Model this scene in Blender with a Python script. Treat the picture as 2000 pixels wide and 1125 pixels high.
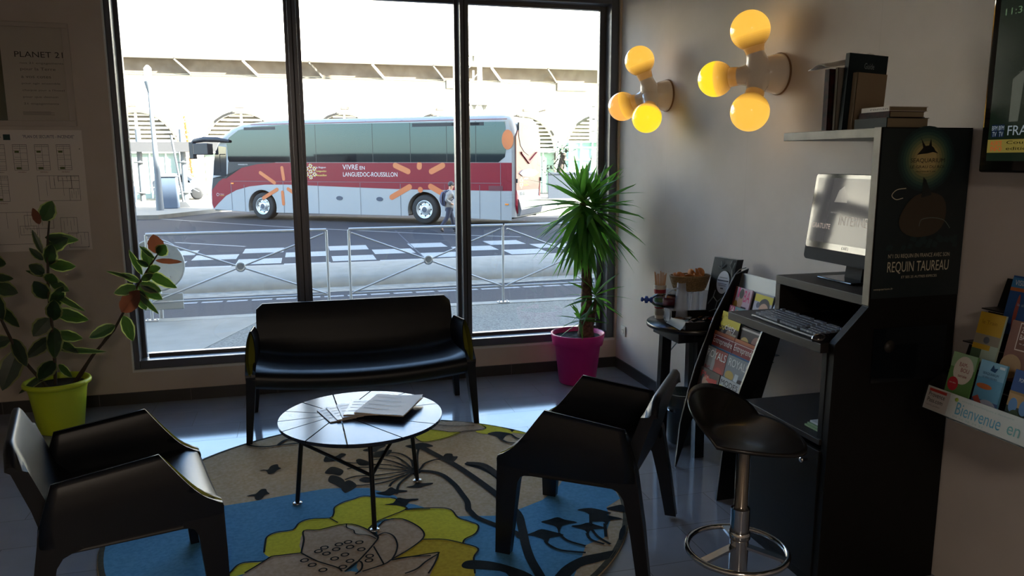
import bpy, bmesh, math, random, json
from mathutils import Vector, Matrix, noise
PI = math.pi
random.seed(7)
SC = bpy.context.scene
COL = SC.collection
for o in list(bpy.data.objects): bpy.data.objects.remove(o)

# ------------------------------------------------------------------ camera
EYE = Vector((0, 0, 1.68))
yaw, pit, roll = .2633153, .166459, -.0035925
fw = Vector((math.sin(yaw)*math.cos(pit), math.cos(yaw)*math.cos(pit), -math.sin(pit)))
r0 = Vector((math.cos(yaw), -math.sin(yaw), 0)); u0 = r0.cross(fw)
rt = r0*math.cos(roll)+u0*math.sin(roll); up = -r0*math.sin(roll)+u0*math.cos(roll)
cd = bpy.data.cameras.new('camera'); cam = bpy.data.objects.new('camera', cd); COL.objects.link(cam)
cd.sensor_width = 36; cd.lens = 36*1497.88/2000; cd.clip_start = .05; cd.clip_end = 500
cam.matrix_world = Matrix(((rt.x, up.x, -fw.x, EYE.x), (rt.y, up.y, -fw.y, EYE.y), (rt.z, up.z, -fw.z, EYE.z), (0, 0, 0, 1)))
SC.camera = cam

# ------------------------------------------------------------------ light
SC.view_settings.view_transform = 'Standard'; SC.view_settings.look = 'None'
SC.view_settings.gamma = 1; SC.view_settings.use_curve_mapping = False
SC.view_settings.exposure = 1.55
SUN_TO = Vector((.85, -.50, .57)).normalized()
w = bpy.data.worlds.new('sky'); SC.world = w; w.use_nodes = True
nt = w.node_tree; nt.nodes.clear()
wo = nt.nodes.new('ShaderNodeOutputWorld'); bg = nt.nodes.new('ShaderNodeBackground')
sk = nt.nodes.new('ShaderNodeTexSky'); sk.sky_type = 'NISHITA'; sk.sun_disc = False
sk.sun_elevation = math.asin(SUN_TO.z); sk.sun_rotation = math.atan2(SUN_TO.x, SUN_TO.y)
sk.air_density = 1.0; sk.dust_density = .7; sk.ozone_density = 1.0
hs = nt.nodes.new('ShaderNodeHueSaturation'); hs.inputs['Saturation'].default_value = 1.0
nt.links.new(sk.outputs[0], hs.inputs['Color']); nt.links.new(hs.outputs[0], bg.inputs[0]); nt.links.new(bg.outputs[0], wo.inputs[0])
bg.inputs[1].default_value = .62
sd = bpy.data.lights.new('sun', 'SUN'); sd.energy = 26; sd.angle = math.radians(.6); sd.color = (1, .93, .82)
so = bpy.data.objects.new('sun', sd); COL.objects.link(so); so.rotation_euler = SUN_TO.to_track_quat('Z', 'Y').to_euler()
pd = bpy.data.lights.new('window_portal', 'AREA'); pd.shape = 'RECTANGLE'; pd.size = 3.6; pd.size_y = 2.6; pd.cycles.is_portal = True
po = bpy.data.objects.new('window_portal', pd); COL.objects.link(po); po.location = (.6, 5.98, 1.5); po.rotation_euler = (-PI/2, 0, 0)
# added warm fill light for the unseen lobby behind the camera
for lx in (-.2,):
    ld = bpy.data.lights.new('lobby_fill', 'AREA'); ld.size = .8; ld.energy = 20; ld.color = (1, .84, .68)
    lo = bpy.data.objects.new('lobby_fill', ld); COL.objects.link(lo); lo.location = (lx, -2.2, 2.9)

# ------------------------------------------------------------------ materials
def lin(h):
    if not isinstance(h, str): return (*h[:3], 1)
    h = h.lstrip('#'); c = [int(h[i:i+2], 16)/255 for i in (0, 2, 4)]
    return (*[x/12.92 if x <= .04045 else ((x+.055)/1.055)**2.4 for x in c], 1)
MATS = {}
def M(name, col='#808080', rough=.5, metal=0, emit=None, es=1, alpha=None, noise_=None, bump=0, bscale=200, spec=None, coat=0, trans=0, sheen=0):
    if name in MATS: return MATS[name]
    m = bpy.data.materials.new(name); m.use_nodes = True; MATS[name] = m
    t = m.node_tree; b = t.nodes['Principled BSDF']
    b.inputs['Base Color'].default_value = lin(col); b.inputs['Roughness'].default_value = rough; b.inputs['Metallic'].default_value = metal
    if spec is not None: b.inputs['Specular IOR Level'].default_value = spec
    if coat: b.inputs['Coat Weight'].default_value = coat; b.inputs['Coat Roughness'].default_value = .08
    if trans: b.inputs['Transmission Weight'].default_value = trans
    if sheen: b.inputs['Sheen Weight'].default_value = sheen
    if emit: b.inputs['Emission Color'].default_value = lin(emit); b.inputs['Emission Strength'].default_value = es
    if alpha is not None: b.inputs['Alpha'].default_value = alpha
    if noise_ or bump:
        tc = t.nodes.new('ShaderNodeNewGeometry')
        n = t.nodes.new('ShaderNodeTexNoise'); n.inputs['Scale'].default_value = noise_[1] if noise_ else bscale; n.inputs['Detail'].default_value = 5
        t.links.new(tc.outputs['Position'], n.inputs['Vector'])
        if noise_:
            mx = t.nodes.new('ShaderNodeMix'); mx.data_type = 'RGBA'; mx.inputs[6].default_value = lin(col); mx.inputs[7].default_value = lin(noise_[0])
            rp = t.nodes.new('ShaderNodeMapRange'); rp.inputs[1].default_value = .35; rp.inputs[2].default_value = .65
            t.links.new(n.outputs[0], rp.inputs[0]); t.links.new(rp.outputs[0], mx.inputs[0]); t.links.new(mx.outputs[2], b.inputs['Base Color'])
        if bump:
            n2 = t.nodes.new('ShaderNodeTexNoise'); n2.inputs['Scale'].default_value = bscale; t.links.new(tc.outputs['Position'], n2.inputs['Vector'])
            bp = t.nodes.new('ShaderNodeBump'); bp.inputs['Strength'].default_value = bump; bp.inputs['Distance'].default_value = .002
            t.links.new(n2.outputs[0], bp.inputs['Height']); t.links.new(bp.outputs[0], b.inputs['Normal'])
    return m
def glass(name, tint=(.93, .96, .95), refl=1.0, rough=0.0):
    if name in MATS: return MATS[name]
    m = bpy.data.materials.new(name); m.use_nodes = True; MATS[name] = m
    t = m.node_tree; t.nodes.clear(); o = t.nodes.new('ShaderNodeOutputMaterial'); mx = t.nodes.new('ShaderNodeMixShader')
    tr = t.nodes.new('ShaderNodeBsdfTransparent'); tr.inputs[0].default_value = (*tint, 1)
    gl = t.nodes.new('ShaderNodeBsdfGlossy'); gl.inputs['Roughness'].default_value = rough
    fr = t.nodes.new('ShaderNodeFresnel'); fr.inputs[0].default_value = 1.45
    ml = t.nodes.new('ShaderNodeMath'); ml.operation = 'MULTIPLY'; ml.inputs[1].default_value = refl
    t.links.new(fr.outputs[0], ml.inputs[0]); t.links.new(ml.outputs[0], mx.inputs[0]); t.links.new(tr.outputs[0], mx.inputs[1]); t.links.new(gl.outputs[0], mx.inputs[2]); t.links.new(mx.outputs[0], o.inputs[0])
    return m

# ------------------------------------------------------------------ mesh builder
ORG = {}
_txt = {}
def text_geo(s):
    if s in _txt: return _txt[s]
    c = bpy.data.curves.new('t', 'FONT'); c.body = s; c.resolution_u = 3
    o = bpy.data.objects.new('t', c); COL.objects.link(o)
    me = bpy.data.meshes.new_from_object(o)
    vs = [v.co.copy() for v in me.vertices]; fs = [list(p.vertices) for p in me.polygons]
    bpy.data.objects.remove(o); bpy.data.curves.remove(c); bpy.data.meshes.remove(me)
    if vs:
        x0 = min(v.x for v in vs); x1 = max(v.x for v in vs); y0 = min(v.y for v in vs); y1 = max(v.y for v in vs)
        vs = [((v.x-x0)/max(x1-x0, 1e-6), (v.y-y0)/max(y1-y0, 1e-6)) for v in vs]
    _txt[s] = (vs, fs); return _txt[s]
def frame(o, u, v):
    u = Vector(u).normalized(); v = Vector(v); v = (v-u*v.dot(u)).normalized(); n = u.cross(v)
    return Matrix(((u.x, v.x, n.x, o[0]), (u.y, v.y, n.y, o[1]), (u.z, v.z, n.z, o[2]), (0, 0, 0, 1)))
class MB:
    def __init__(s): s.v = []; s.f = []; s.m = []; s.mats = []; s.T = Matrix.Identity(4); s.sm = []
    def mi(s, m):
        if m not in s.mats: s.mats.append(m)
        return s.mats.index(m)
    def add(s, vs, fs, m, smooth=False):
        b = len(s.v); s.v += [s.T @ Vector(v) for v in vs]; i = s.mi(m)
        for f in fs: s.f.append([b+k for k in f]); s.m.append(i); s.sm.append(smooth)
    def box(s, a, b, m):
        x0, y0, z0 = a; x1, y1, z1 = b
        if x0 > x1: x0, x1 = x1, x0
        if y0 > y1: y0, y1 = y1, y0
        if z0 > z1: z0, z1 = z1, z0
        s.add([(x0, y0, z0), (x1, y0, z0), (x1, y1, z0), (x0, y1, z0), (x0, y0, z1), (x1, y0, z1), (x1, y1, z1), (x0, y1, z1)],
              [(0, 3, 2, 1), (4, 5, 6, 7), (0, 1, 5, 4), (1, 2, 6, 5), (2, 3, 7, 6), (3, 0, 4, 7)], m)
    def rect(s, x0, y0, x1, y1, z, m): s.add([(x0, y0, z), (x1, y0, z), (x1, y1, z), (x0, y1, z)], [(0, 1, 2, 3)], m)
    def poly(s, pts, m, z=None):
        s.add([(p[0], p[1], z) if z is not None else p for p in pts], [list(range(len(pts)))], m)
    def prism(s, pts, axis, a, b, m, smooth=False):      # pts in the two other axes, extruded along axis
        def P(p, t): return {'x': (t, p[0], p[1]), 'y': (p[0], t, p[1]), 'z': (p[0], p[1], t)}[axis]
        n = len(pts); vs = [P(p, a) for p in pts]+[P(p, b) for p in pts]
        s.add(vs, [list(range(n))[::-1], list(range(n, 2*n))], m); s.add(vs, [(i, (i+1) % n, n+(i+1) % n, n+i) for i in range(n)], m, smooth)
    def tube(s, path, r, m, n=8, cap=True, smooth=True, flat=None):
        path = [Vector(p) for p in path]; k = len(path); R = r if isinstance(r, (list, tuple)) else [r]*k
        vs = []; prev = None
        for i, p in enumerate(path):
            d = (path[min(i+1, k-1)]-path[max(i-1, 0)]).normalized()
            a = prev if prev is not None else (Vector((0, 0, 1)) if abs(d.z) < .9 else Vector((1, 0, 0)))
            a = (a-d*a.dot(d)); a = a.normalized() if a.length > 1e-6 else d.orthogonal().normalized(); prev = a; b = d.cross(a)
            for j in range(n):
                t = 2*PI*j/n; vs.append(p+(a*math.cos(t)*(flat or 1)+b*math.sin(t))*R[i])
        fs = [(i*n+j, i*n+(j+1) % n, (i+1)*n+(j+1) % n, (i+1)*n+j) for i in range(k-1) for j in range(n)]
        s.add(vs, fs, m, smooth)
        if cap: s.add(vs[:n], [list(range(n))[::-1]], m); s.add(vs[-n:], [list(range(n))], m)
    def bar(s, a, b, w, h, m): # square bar
        a = Vector(a); b = Vector(b); d = (b-a).normalized(); x = d.orthogonal() if abs(d.z) > .95 else Vector((0, 0, 1)).cross(d); x.normalize(); y = d.cross(x)
        if abs(d.z) > .95: x = Vector((1, 0, 0)); x = (x-d*x.dot(d)).normalized(); y = d.cross(x)
        vs = [q+x*i*w/2+y*j*h/2 for q in (a, b) for i, j in ((-1, -1), (1, -1), (1, 1), (-1, 1))]
        s.add(vs, [(3, 2, 1, 0), (4, 5, 6, 7), (0, 1, 5, 4), (1, 2, 6, 5), (2, 3, 7, 6), (3, 0, 4, 7)], m)
    def lathe(s, prof, c, m, n=32, axis=(0, 0, 1), smooth=True, caps=False):
        ax = Vector(axis).normalized(); a = ax.orthogonal().normalized(); b = ax.cross(a); c = Vector(c); k = len(prof)
        vs = [c+ax*z+(a*math.cos(2*PI*j/n)+b*math.sin(2*PI*j/n))*r for r, z in prof for j in range(n)]
        s.add(vs, [(i*n+j, i*n+(j+1) % n, (i+1)*n+(j+1) % n, (i+1)*n+j) for i in range(k-1) for j in range(n)], m, smooth)
        if caps: s.add(vs[:n], [list(range(n))[::-1]], m); s.add(vs[-n:], [list(range(n))], m)
    def lathem(s, prof, c, mats, n=36, axis=(0, 0, 1)):      # one smooth surface, a material per ring
        ax = Vector(axis).normalized(); a = ax.orthogonal().normalized(); b = ax.cross(a); c = Vector(c); k = len(prof); base = len(s.v)
        s.v += [s.T @ (c+ax*z+(a*math.cos(2*PI*j/n)+b*math.sin(2*PI*j/n))*r) for r, z in prof for j in range(n)]
        for i in range(k-1):
            q = s.mi(mats[min(i, len(mats)-1)])
            for j in range(n): s.f.append([base+i*n+j, base+i*n+(j+1) % n, base+(i+1)*n+(j+1) % n, base+(i+1)*n+j]); s.m.append(q); s.sm.append(True)
    def disc(s, c, r, m, n=32, rx=None, axis=(0, 0, 1)):
        ax = Vector(axis).normalized(); a = Vector((1, 0, 0)) if abs(ax.z) > .9 else ax.orthogonal().normalized(); b = ax.cross(a); c = Vector(c)
        s.add([c+a*math.cos(2*PI*j/n)*(rx or r)+b*math.sin(2*PI*j/n)*r for j in range(n)], [list(range(n))], m)
    def sphere(s, c, r, m, n=16, sc=(1, 1, 1)):
        k = n//2; vs = []
        for i in range(k+1):
            for j in range(n):
                a = PI*i/k; t = 2*PI*j/n; vs.append((c[0]+r*sc[0]*math.sin(a)*math.cos(t), c[1]+r*sc[1]*math.sin(a)*math.sin(t), c[2]+r*sc[2]*math.cos(a)))
        s.add(vs, [(i*n+j, (i+1)*n+j, (i+1)*n+(j+1) % n, i*n+(j+1) % n) for i in range(k) for j in range(n)], m, True)
    def grid(s, fn, nu, nv, m, smooth=True, closed=False):
        vs = [fn(i/nu, j/nv) for j in range(nv+1) for i in range(nu+1)]; q = nu+1
        s.add(vs, [(j*q+i, j*q+i+1, (j+1)*q+i+1, (j+1)*q+i) for j in range(nv) for i in range(nu)], m, smooth)
    def text(s, t, x, y, wd, h, m, z=.0006, skew=0):
        vs, fs = text_geo(t)
        s.add([(x+u*wd+v*h*skew, y+v*h, z) for u, v in vs], fs, m)
    def ring(s, c, r, rad, m, n=48, k=8, axis=(0, 0, 1)):
        ax = Vector(axis).normalized(); a = ax.orthogonal().normalized(); b = ax.cross(a); c = Vector(c)
        vs = []
        for i in range(n):
            t = 2*PI*i/n; d = a*math.cos(t)+b*math.sin(t)
            for j in range(k):
                q = 2*PI*j/k; vs.append(c+d*(r+rad*math.cos(q))+ax*rad*math.sin(q))
        s.add(vs, [(i*k+j, ((i+1) % n)*k+j, ((i+1) % n)*k+(j+1) % k, i*k+(j+1) % k) for i in range(n) for j in range(k)], m, True)
    def stroke(s, pts, wd, m, z=0):
        P = [Vector((p[0], p[1], 0)) for p in pts]
        # resample smooth (Catmull-Rom)
        Q = []
        for i in range(len(P)-1):
            a, b, c, d = P[max(i-1, 0)], P[i], P[i+1], P[min(i+2, len(P)-1)]
            for k in range(4):
                t = k/4; Q.append(.5*((2*b)+(c-a)*t+(2*a-5*b+4*c-d)*t*t+(3*b-a-3*c+d)*t**3))
        Q.append(P[-1]); vs = []
        for i, p in enumerate(Q):
            d = (Q[min(i+1, len(Q)-1)]-Q[max(i-1, 0)]); n = Vector((-d.y, d.x, 0)); n = n.normalized() if n.length > 1e-9 else Vector((1, 0, 0))
            vs += [p+n*wd/2+Vector((0, 0, z)), p-n*wd/2+Vector((0, 0, z))]
        s.add(vs, [(2*i+1, 2*i+3, 2*i+2, 2*i) for i in range(len(Q)-1)], m)
    def build(s, name, parent=None, bevel=0, seg=2, weld=False):
        org = ORG.get(parent.name, Vector()) if parent is not None else Vector()
        me = bpy.data.meshes.new(name); me.from_pydata([v-org for v in s.v], [], s.f)
        for m in s.mats: me.materials.append(m)
        for p, i, sm in zip(me.polygons, s.m, s.sm): p.material_index = i; p.use_smooth = sm
        me.update(); o = bpy.data.objects.new(name, me); COL.objects.link(o)
        if parent is not None: o.parent = parent; ORG[o.name] = org
        if weld:
            md = o.modifiers.new('weld', 'WELD'); md.merge_threshold = .0005
        if bevel:
            md = o.modifiers.new('bevel', 'BEVEL'); md.width = bevel; md.segments = seg; md.limit_method = 'ANGLE'; md.angle_limit = .6; md.harden_normals = False
        return o
def tag(o, label, cat, group=None):
    o['label'] = label; o['category'] = cat
    if group: o['group'] = group
    return o
def thing(name, label, cat, loc=(0, 0, 0), group=None, rz=0):
    o = bpy.data.objects.new(name, None); COL.objects.link(o); o.location = loc; o.rotation_euler = (0, 0, rz); o.empty_display_size = .1
    ORG[o.name] = Vector(loc) if not rz else Vector(); return tag(o, label, cat, group)
def struct(o): o['kind'] = 'structure'; return o
def one(name, mb, label, cat, group=None, **k): return tag(mb.build(name, **k), label, cat, group)
def stuff(o): o['kind'] = 'stuff'; return o

# ------------------------------------------------------------------ the room
XW, YW, ZC = 2.41, 5.68, 3.02
XL, YB = -2.35, -3.4
def wall_mat(name, c1, c2):
    return M(name, c1, .85, noise_=(c2, 3.0), bump=.15, bscale=350)
WALL = wall_mat('wall_paint', '#cabdb0', '#c2b5a6')
def tile_mat():
    m = bpy.data.materials.new('floor_tiles'); m.use_nodes = True; t = m.node_tree; b = t.nodes['Principled BSDF']
    g = t.nodes.new('ShaderNodeNewGeometry'); mp = t.nodes.new('ShaderNodeMapping'); mp.inputs['Location'].default_value = (-.42, -3.01+.295*20, 0)
    br = t.nodes.new('ShaderNodeTexBrick'); br.inputs['Color1'].default_value = lin('#8a8f9a'); br.inputs['Color2'].default_value = lin('#848994'); br.inputs['Mortar'].default_value = lin('#1c1d20')
    br.inputs['Scale'].default_value = 1; br.inputs['Mortar Size'].default_value = .0016; br.inputs['Brick Width'].default_value = .59; br.inputs['Row Height'].default_value = .295
    t.links.new(g.outputs['Position'], mp.inputs[0]); t.links.new(mp.outputs[0], br.inputs['Vector'])
    n = t.nodes.new('ShaderNodeTexNoise'); n.inputs['Scale'].default_value = 6; t.links.new(g.outputs['Position'], n.inputs['Vector'])
    mx = t.nodes.new('ShaderNodeMix'); mx.data_type = 'RGBA'; mx.blend_type = 'MULTIPLY'; mx.inputs[0].default_value = .25
    t.links.new(br.outputs[0], mx.inputs[6]); t.links.new(n.outputs[0], mx.inputs[7]); t.links.new(mx.outputs[2], b.inputs['Base Color'])
    rr = t.nodes.new('ShaderNodeMapRange'); rr.inputs[3].default_value = .09; rr.inputs[4].default_value = .5; t.links.new(br.outputs[1], rr.inputs[0]); t.links.new(rr.outputs[0], b.inputs['Roughness'])
    b.inputs['Specular IOR Level'].default_value = .55
    return m
TILE = tile_mat()
SKIRT = M('skirting_tile', '#3a3836', .35)
b = MB(); b.box((XL-.2, YB-.2, -.08), (XW+.2, YW+.35, 0), TILE); struct(b.build('floor'))
CEIL = M('ceiling_paint', '#9a9188', .9)
b = MB(); b.box((XL-.2, YB-.2, ZC), (XW+.2, YW+.27, ZC+.15), CEIL); struct(b.build('ceiling'))
b = MB(); b.box((XL-.2, YB, 0), (XL, YW+.27, ZC), WALL); struct(b.build('wall_left'))
b = MB(); b.box((XL-.2, YB-.2, 0), (XW+.2, YB, ZC), WALL); struct(b.build('wall_back'))
# right wall with its wallpaper seams
def seam_mat():
    m = wall_mat('wallpaper', '#d2cbc6', '#cbc4be').copy(); m.name = 'wallpaper_right'; t = m.node_tree; bs = t.nodes['Principled BSDF']
    src = bs.inputs['Base Color'].links[0].from_socket
    g = t.nodes.new('ShaderNodeNewGeometry'); s = t.nodes.new('ShaderNodeSeparateXYZ'); t.links.new(g.outputs['Position'], s.inputs[0])
    a = t.nodes.new('ShaderNodeMath'); a.operation = 'PINGPONG'; a.inputs[1].default_value = .495; ad = t.nodes.new('ShaderNodeMath'); ad.inputs[1].default_value = .09
    t.links.new(s.outputs[1], ad.inputs[0]); t.links.new(ad.outputs[0], a.inputs[0])
    l = t.nodes.new('ShaderNodeMath'); l.operation = 'LESS_THAN'; l.inputs[1].default_value = .0018; t.links.new(a.outputs[0], l.inputs[0])
    sc = t.nodes.new('ShaderNodeMath'); sc.operation = 'MULTIPLY'; sc.inputs[1].default_value = .10; t.links.new(l.outputs[0], sc.inputs[0])
    mx = t.nodes.new('ShaderNodeMix'); mx.data_type = 'RGBA'; mx.inputs[7].default_value = lin('#6f675f'); t.links.new(sc.outputs[0], mx.inputs[0]); t.links.new(src, mx.inputs[6]); t.links.new(mx.outputs[2], bs.inputs['Base Color'])
    return m
WPR = seam_mat()
b = MB(); b.box((XW, YB, 0), (XW+.2, YW+.27, ZC), WPR); struct(b.build('wall_right'))
# window wall: opening x -1.20..2.39, z .232..2.80
OX0, OX1, OZ0, OZ1 = -1.205, 2.395, .235, 2.90
b = MB(); T = .27
b.box((XL, YW, 0), (OX0, YW+T, ZC), WALL); b.box((OX0, YW, 0), (OX1, YW+T, OZ0), WALL); b.box((OX0, YW, OZ1), (OX1, YW+T, ZC), WALL); b.box((OX1, YW, 0), (XW, YW+T, ZC), WALL)
struct(b.build('wall_front'))
b = MB(); b.box((XL, YW-.012, 0), (XW-.012, YW, .082), SKIRT)
GR = M('grout', '#77716b', .9)
for k in range(9): b.box((-2.02+.59*k, YW-.0125, 0), (-2.017+.59*k, YW-.011, .082), GR)
struct(b.build('baseboard_front'))
b = MB(); b.box((XW-.012, 2.95, 0), (XW, YW, .082), SKIRT); struct(b.build('baseboard_right'))
b = MB(); b.box((XL, YB, 0), (XL+.012, YW-.012, .082), SKIRT); struct(b.build('baseboard_left'))
# window
FR = M('bronze_aluminium', '#5c5e64', .3, .35)
FR2 = M('dark_gasket', '#0b0b0c', .6)
REV = M('white_reveal', '#d8d5d0', .5)
GLZ = glass('window_glass', (.97, .99, .98), .9)
wn = thing('window_1', 'tall dark-framed shop window of three panes looking onto the road', 'window', (.6, YW, OZ0)); del wn['label']; del wn['category']; struct(wn)
b = MB(); b.box((OX0, YW-.004, OZ0-.012), (OX1, YW+.10, OZ0+.004), REV); b.box((OX0, YW-.003, OZ0), (OX0+.010, YW+.05, OZ1), REV); b.build('window_sill', wn)
b = MB(); y0, y1, y2 = YW+.02, YW+.135, YW+.185
def bar(x0, x1, z0, z1):   # inner leaf and recessed glazing bead
    b.box((x0, y0, z0), (x1, y1, z1), FR)
bar(OX0+.010, -1.159, OZ0+.004, OZ1); bar(2.332, OX1, OZ0+.004, OZ1)
bar(-1.159, 2.332, OZ0+.004, .298); bar(-1.159, 2.332, 2.84, OZ1)
b.box((OX0, y1, OZ0), (-1.132, y2, OZ1), FR); b.box((2.284, y1, OZ0), (OX1, y2, OZ1), FR)
b.box((-1.12, y1, OZ0), (2.284, y2, .32), FR); b.box((-1.12, y1, 2.812), (2.284, y2, OZ1), FR)
b.build('window_frame', wn, bevel=.004)
for mx in (-.024, 1.182):
    b = MB(); b.box((mx-.030, y0, .298), (mx+.030, y1, 2.84), FR); b.box((mx-.055, y1-.02, .32), (mx+.055, y2, 2.84), FR); b.box((mx-.0035, y0-.003, .298), (mx+.0035, y0, 2.84), FR2)
    b.build('mullion', wn, bevel=.003)
for a, c in ((-1.132, -.079), (.031, 1.127), (1.237, 2.284)):
    b = MB(); b.box((a, y2-.03, .32), (c, y2-.024, 2.812), GLZ); b.build('pane', wn)
# socket low on the right wall
WP = M('white_plastic', '#c9c9c6', .4)
t = thing('wall_socket', 'white square power socket low on the right wall behind the yucca', 'socket', (XW, 5.52, .33))
b = MB(); b.box((XW-.012, 5.48, .29), (XW, 5.56, .37), WP); b.build('cover_plate', t, bevel=.003)
b = MB(); b.lathe([(.022, .012), (.022, .0155), (.018, .0155), (.018, .006), (0, .006)], (XW, 5.52, .33), WP, axis=(-1, 0, 0), n=20); b.build('socket_well', t)
t = thing('wall_socket', 'pale double power socket on the right wall beside the wastepaper bin', 'socket', (XW, 4.42, .3))
b = MB(); b.box((XW-.012, 4.36, .26), (XW, 4.48, .34), WP); b.build('cover_plate', t, bevel=.003)
b = MB()
for yy in (4.39, 4.45): b.lathe([(.02, .012), (.02, .015), (.016, .015), (.016, .006), (0, .006)], (XW, yy, .3), WP, axis=(-1, 0, 0), n=16)
b.build('socket_well', t)

# ------------------------------------------------------------------ notices on the window wall
PAP = M('poster_paper', '#e2d8cd', .55); INK = M('ink_black', '#0d0d0d', .5); INKG = M('ink_grey', '#5a544e', .5); RINK = M('ink_red', '#8a2b22', .5)
ACR = glass('acrylic', (.93, .93, .92), 1.3)
PF = frame((-2.33, YW-.004, 0), (1, 0, 0), (0, 0, 1))
GRNB = M('deep_teal', '#0d3b38', .4)
t = thing('framed_notice', 'white-framed environmental notice with centred grey text on the wall left of the window', 'notice', (-1.86, YW-.01, 2.2))
x0, x1, z0, z1 = -2.33, -1.405, 1.90, 2.545
b = MB(); fm = M('notice_frame', '#b9ada0', .45)
for a in (((x0, z0), (x1, z0+.035)), ((x0, z1-.03), (x1, z1)), ((x0, z0+.035), (x0+.035, z1-.03)), ((x1-.04, z0+.035), (x1, z1-.03))): b.box((a[0][0], YW-.016, a[0][1]), (a[1][0], YW, a[1][1]), fm)
b.build('frame', t, bevel=.003)
b = MB(); b.T = frame((0, YW-.005, 0), (1, 0, 0), (0, 0, 1)); b.box((x0+.03, z0+.03, -.004), (x1-.03, z1-.025, 0), PAP)
b.rect(x0+.03, z0+.03, -1.80, z1-.03, .0004, M('notice_photo', '#5d5c40', .6))
b.text('PLANET 21', -1.725, 2.33, .275, .035, INK)
for i, (s, wd) in enumerate((('nos 21 engagements', .25), ('pour la Terre', .2), ('a vos cotes', .17), ('pour agir ensemble', .22), ('chaque jour a l\'hotel', .24), ('pour que demain', .2), ('21 engagements', .2))):
    b.text(s, -1.70, 2.285-.042*i, wd, .016 if i != 1 else .024, INKG)
for k in range(4): b.rect(-1.71, 1.99-.006*k, -1.55+.02*(k % 2), 1.992-.006*k, .0006, INKG)
b.build('sheet', t)
b = MB(); b.box((x0+.03, YW-.0125, z0+.03), (x1-.035, YW-.010, z1-.025), ACR); b.build('cover_glass', t)

t = thing('evacuation_plan', 'large pale fire safety plan sheet headed PLAN DE SECURITE INCENDIE below the framed notice', 'plan', (-1.86, YW-.01, 1.5))
x0, x1, z0, z1 = -2.33, -1.385, 1.093, 1.876
b = MB(); b.T = frame((0, YW-.003, 0), (1, 0, 0), (0, 0, 1)); b.box((x0, z0, -.003), (x1, z1, 0), PAP)
b.text('"PLAN DE SECURITE - INCENDIE"', -1.73, 1.825, .30, .020, M('ink_navy', '#1a2348', .5)); b.rect(-1.84, 1.812, -1.80, 1.848, .0005, GRNB); b.text('HOTEL', -1.90, 1.826, .05, .012, INK)
def outline(x, z, w_, h_, th=.0022):
    b.rect(x, z, x+w_, z+th, .0006, INKG); b.rect(x, z+h_-th, x+w_, z+h_, .0006, INKG); b.rect(x, z, x+th, z+h_, .0006, INKG); b.rect(x+w_-th, z, x+w_, z+h_, .0006, INKG)
gsp = M('plan_green', '#57642c', .5)
rnd = random.Random(3)
def floorplan(x, z, w_=.082, h_=.165):
    outline(x, z, w_, h_); b.rect(x+w_*.5, z, x+w_*.5+.0018, z+h_, .0006, INKG)
    for k in range(1, 12):
        if rnd.random() < .85: b.rect(x+(0 if k % 2 else w_*.1), z+h_*k/12, x+w_*(1 if k % 3 else .5), z+h_*k/12+.0016, .0006, INKG)
    b.rect(x+.01, z+h_*.68, x+.035, z+h_*.76, .0008, gsp); b.rect(x+.012, z+.006, x+.04, z+.02, .0008, gsp)
    for q in range(8): b.rect(x+w_*q/8, z+h_*.88, x+w_*q/8+.001, z+h_, .0006, INKG)
    b.text('NIVEAU', x+.02, z-.016, .045, .008, RINK)
for k in range(4): floorplan(-1.92+.126*k, 1.62)
floorplan(-2.05, 1.62); floorplan(-2.05, 1.42); floorplan(-1.92, 1.42)
for x, z, w_, h_ in ((-1.67, 1.42, .245, .165), (-1.60, 1.50, .13, .085), (-1.55, 1.55, .125, .03), (-1.49, 1.42, .065, .08), (-1.77, 1.24, .17, .09), (-1.80, 1.20, .10, .06), (-1.99, 1.14, .30, .21), (-1.56, 1.20, .10, .11), (-1.52, 1.11, .12, .10)):
    outline(x, z, w_, h_)
    for k in range(1, 5): b.rect(x+w_*k/5, z+h_*(.2 if k % 2 else .5), x+w_*k/5+.0016, z+h_*(.8 if k % 2 else 1), .0006, INKG)
b.build('sheet', t)
for q in ((x1-.02, z1-.12), (x1-.02, z0+.02)):
    b = MB(); b.lathe([(.004, 0), (.004, .003), (0, .003)], (q[0], YW-.006, q[1]), M('chrome', '#cccccc', .12, 1), n=10, axis=(0, -1, 0)); b.build('fixing_screw', t)

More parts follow.
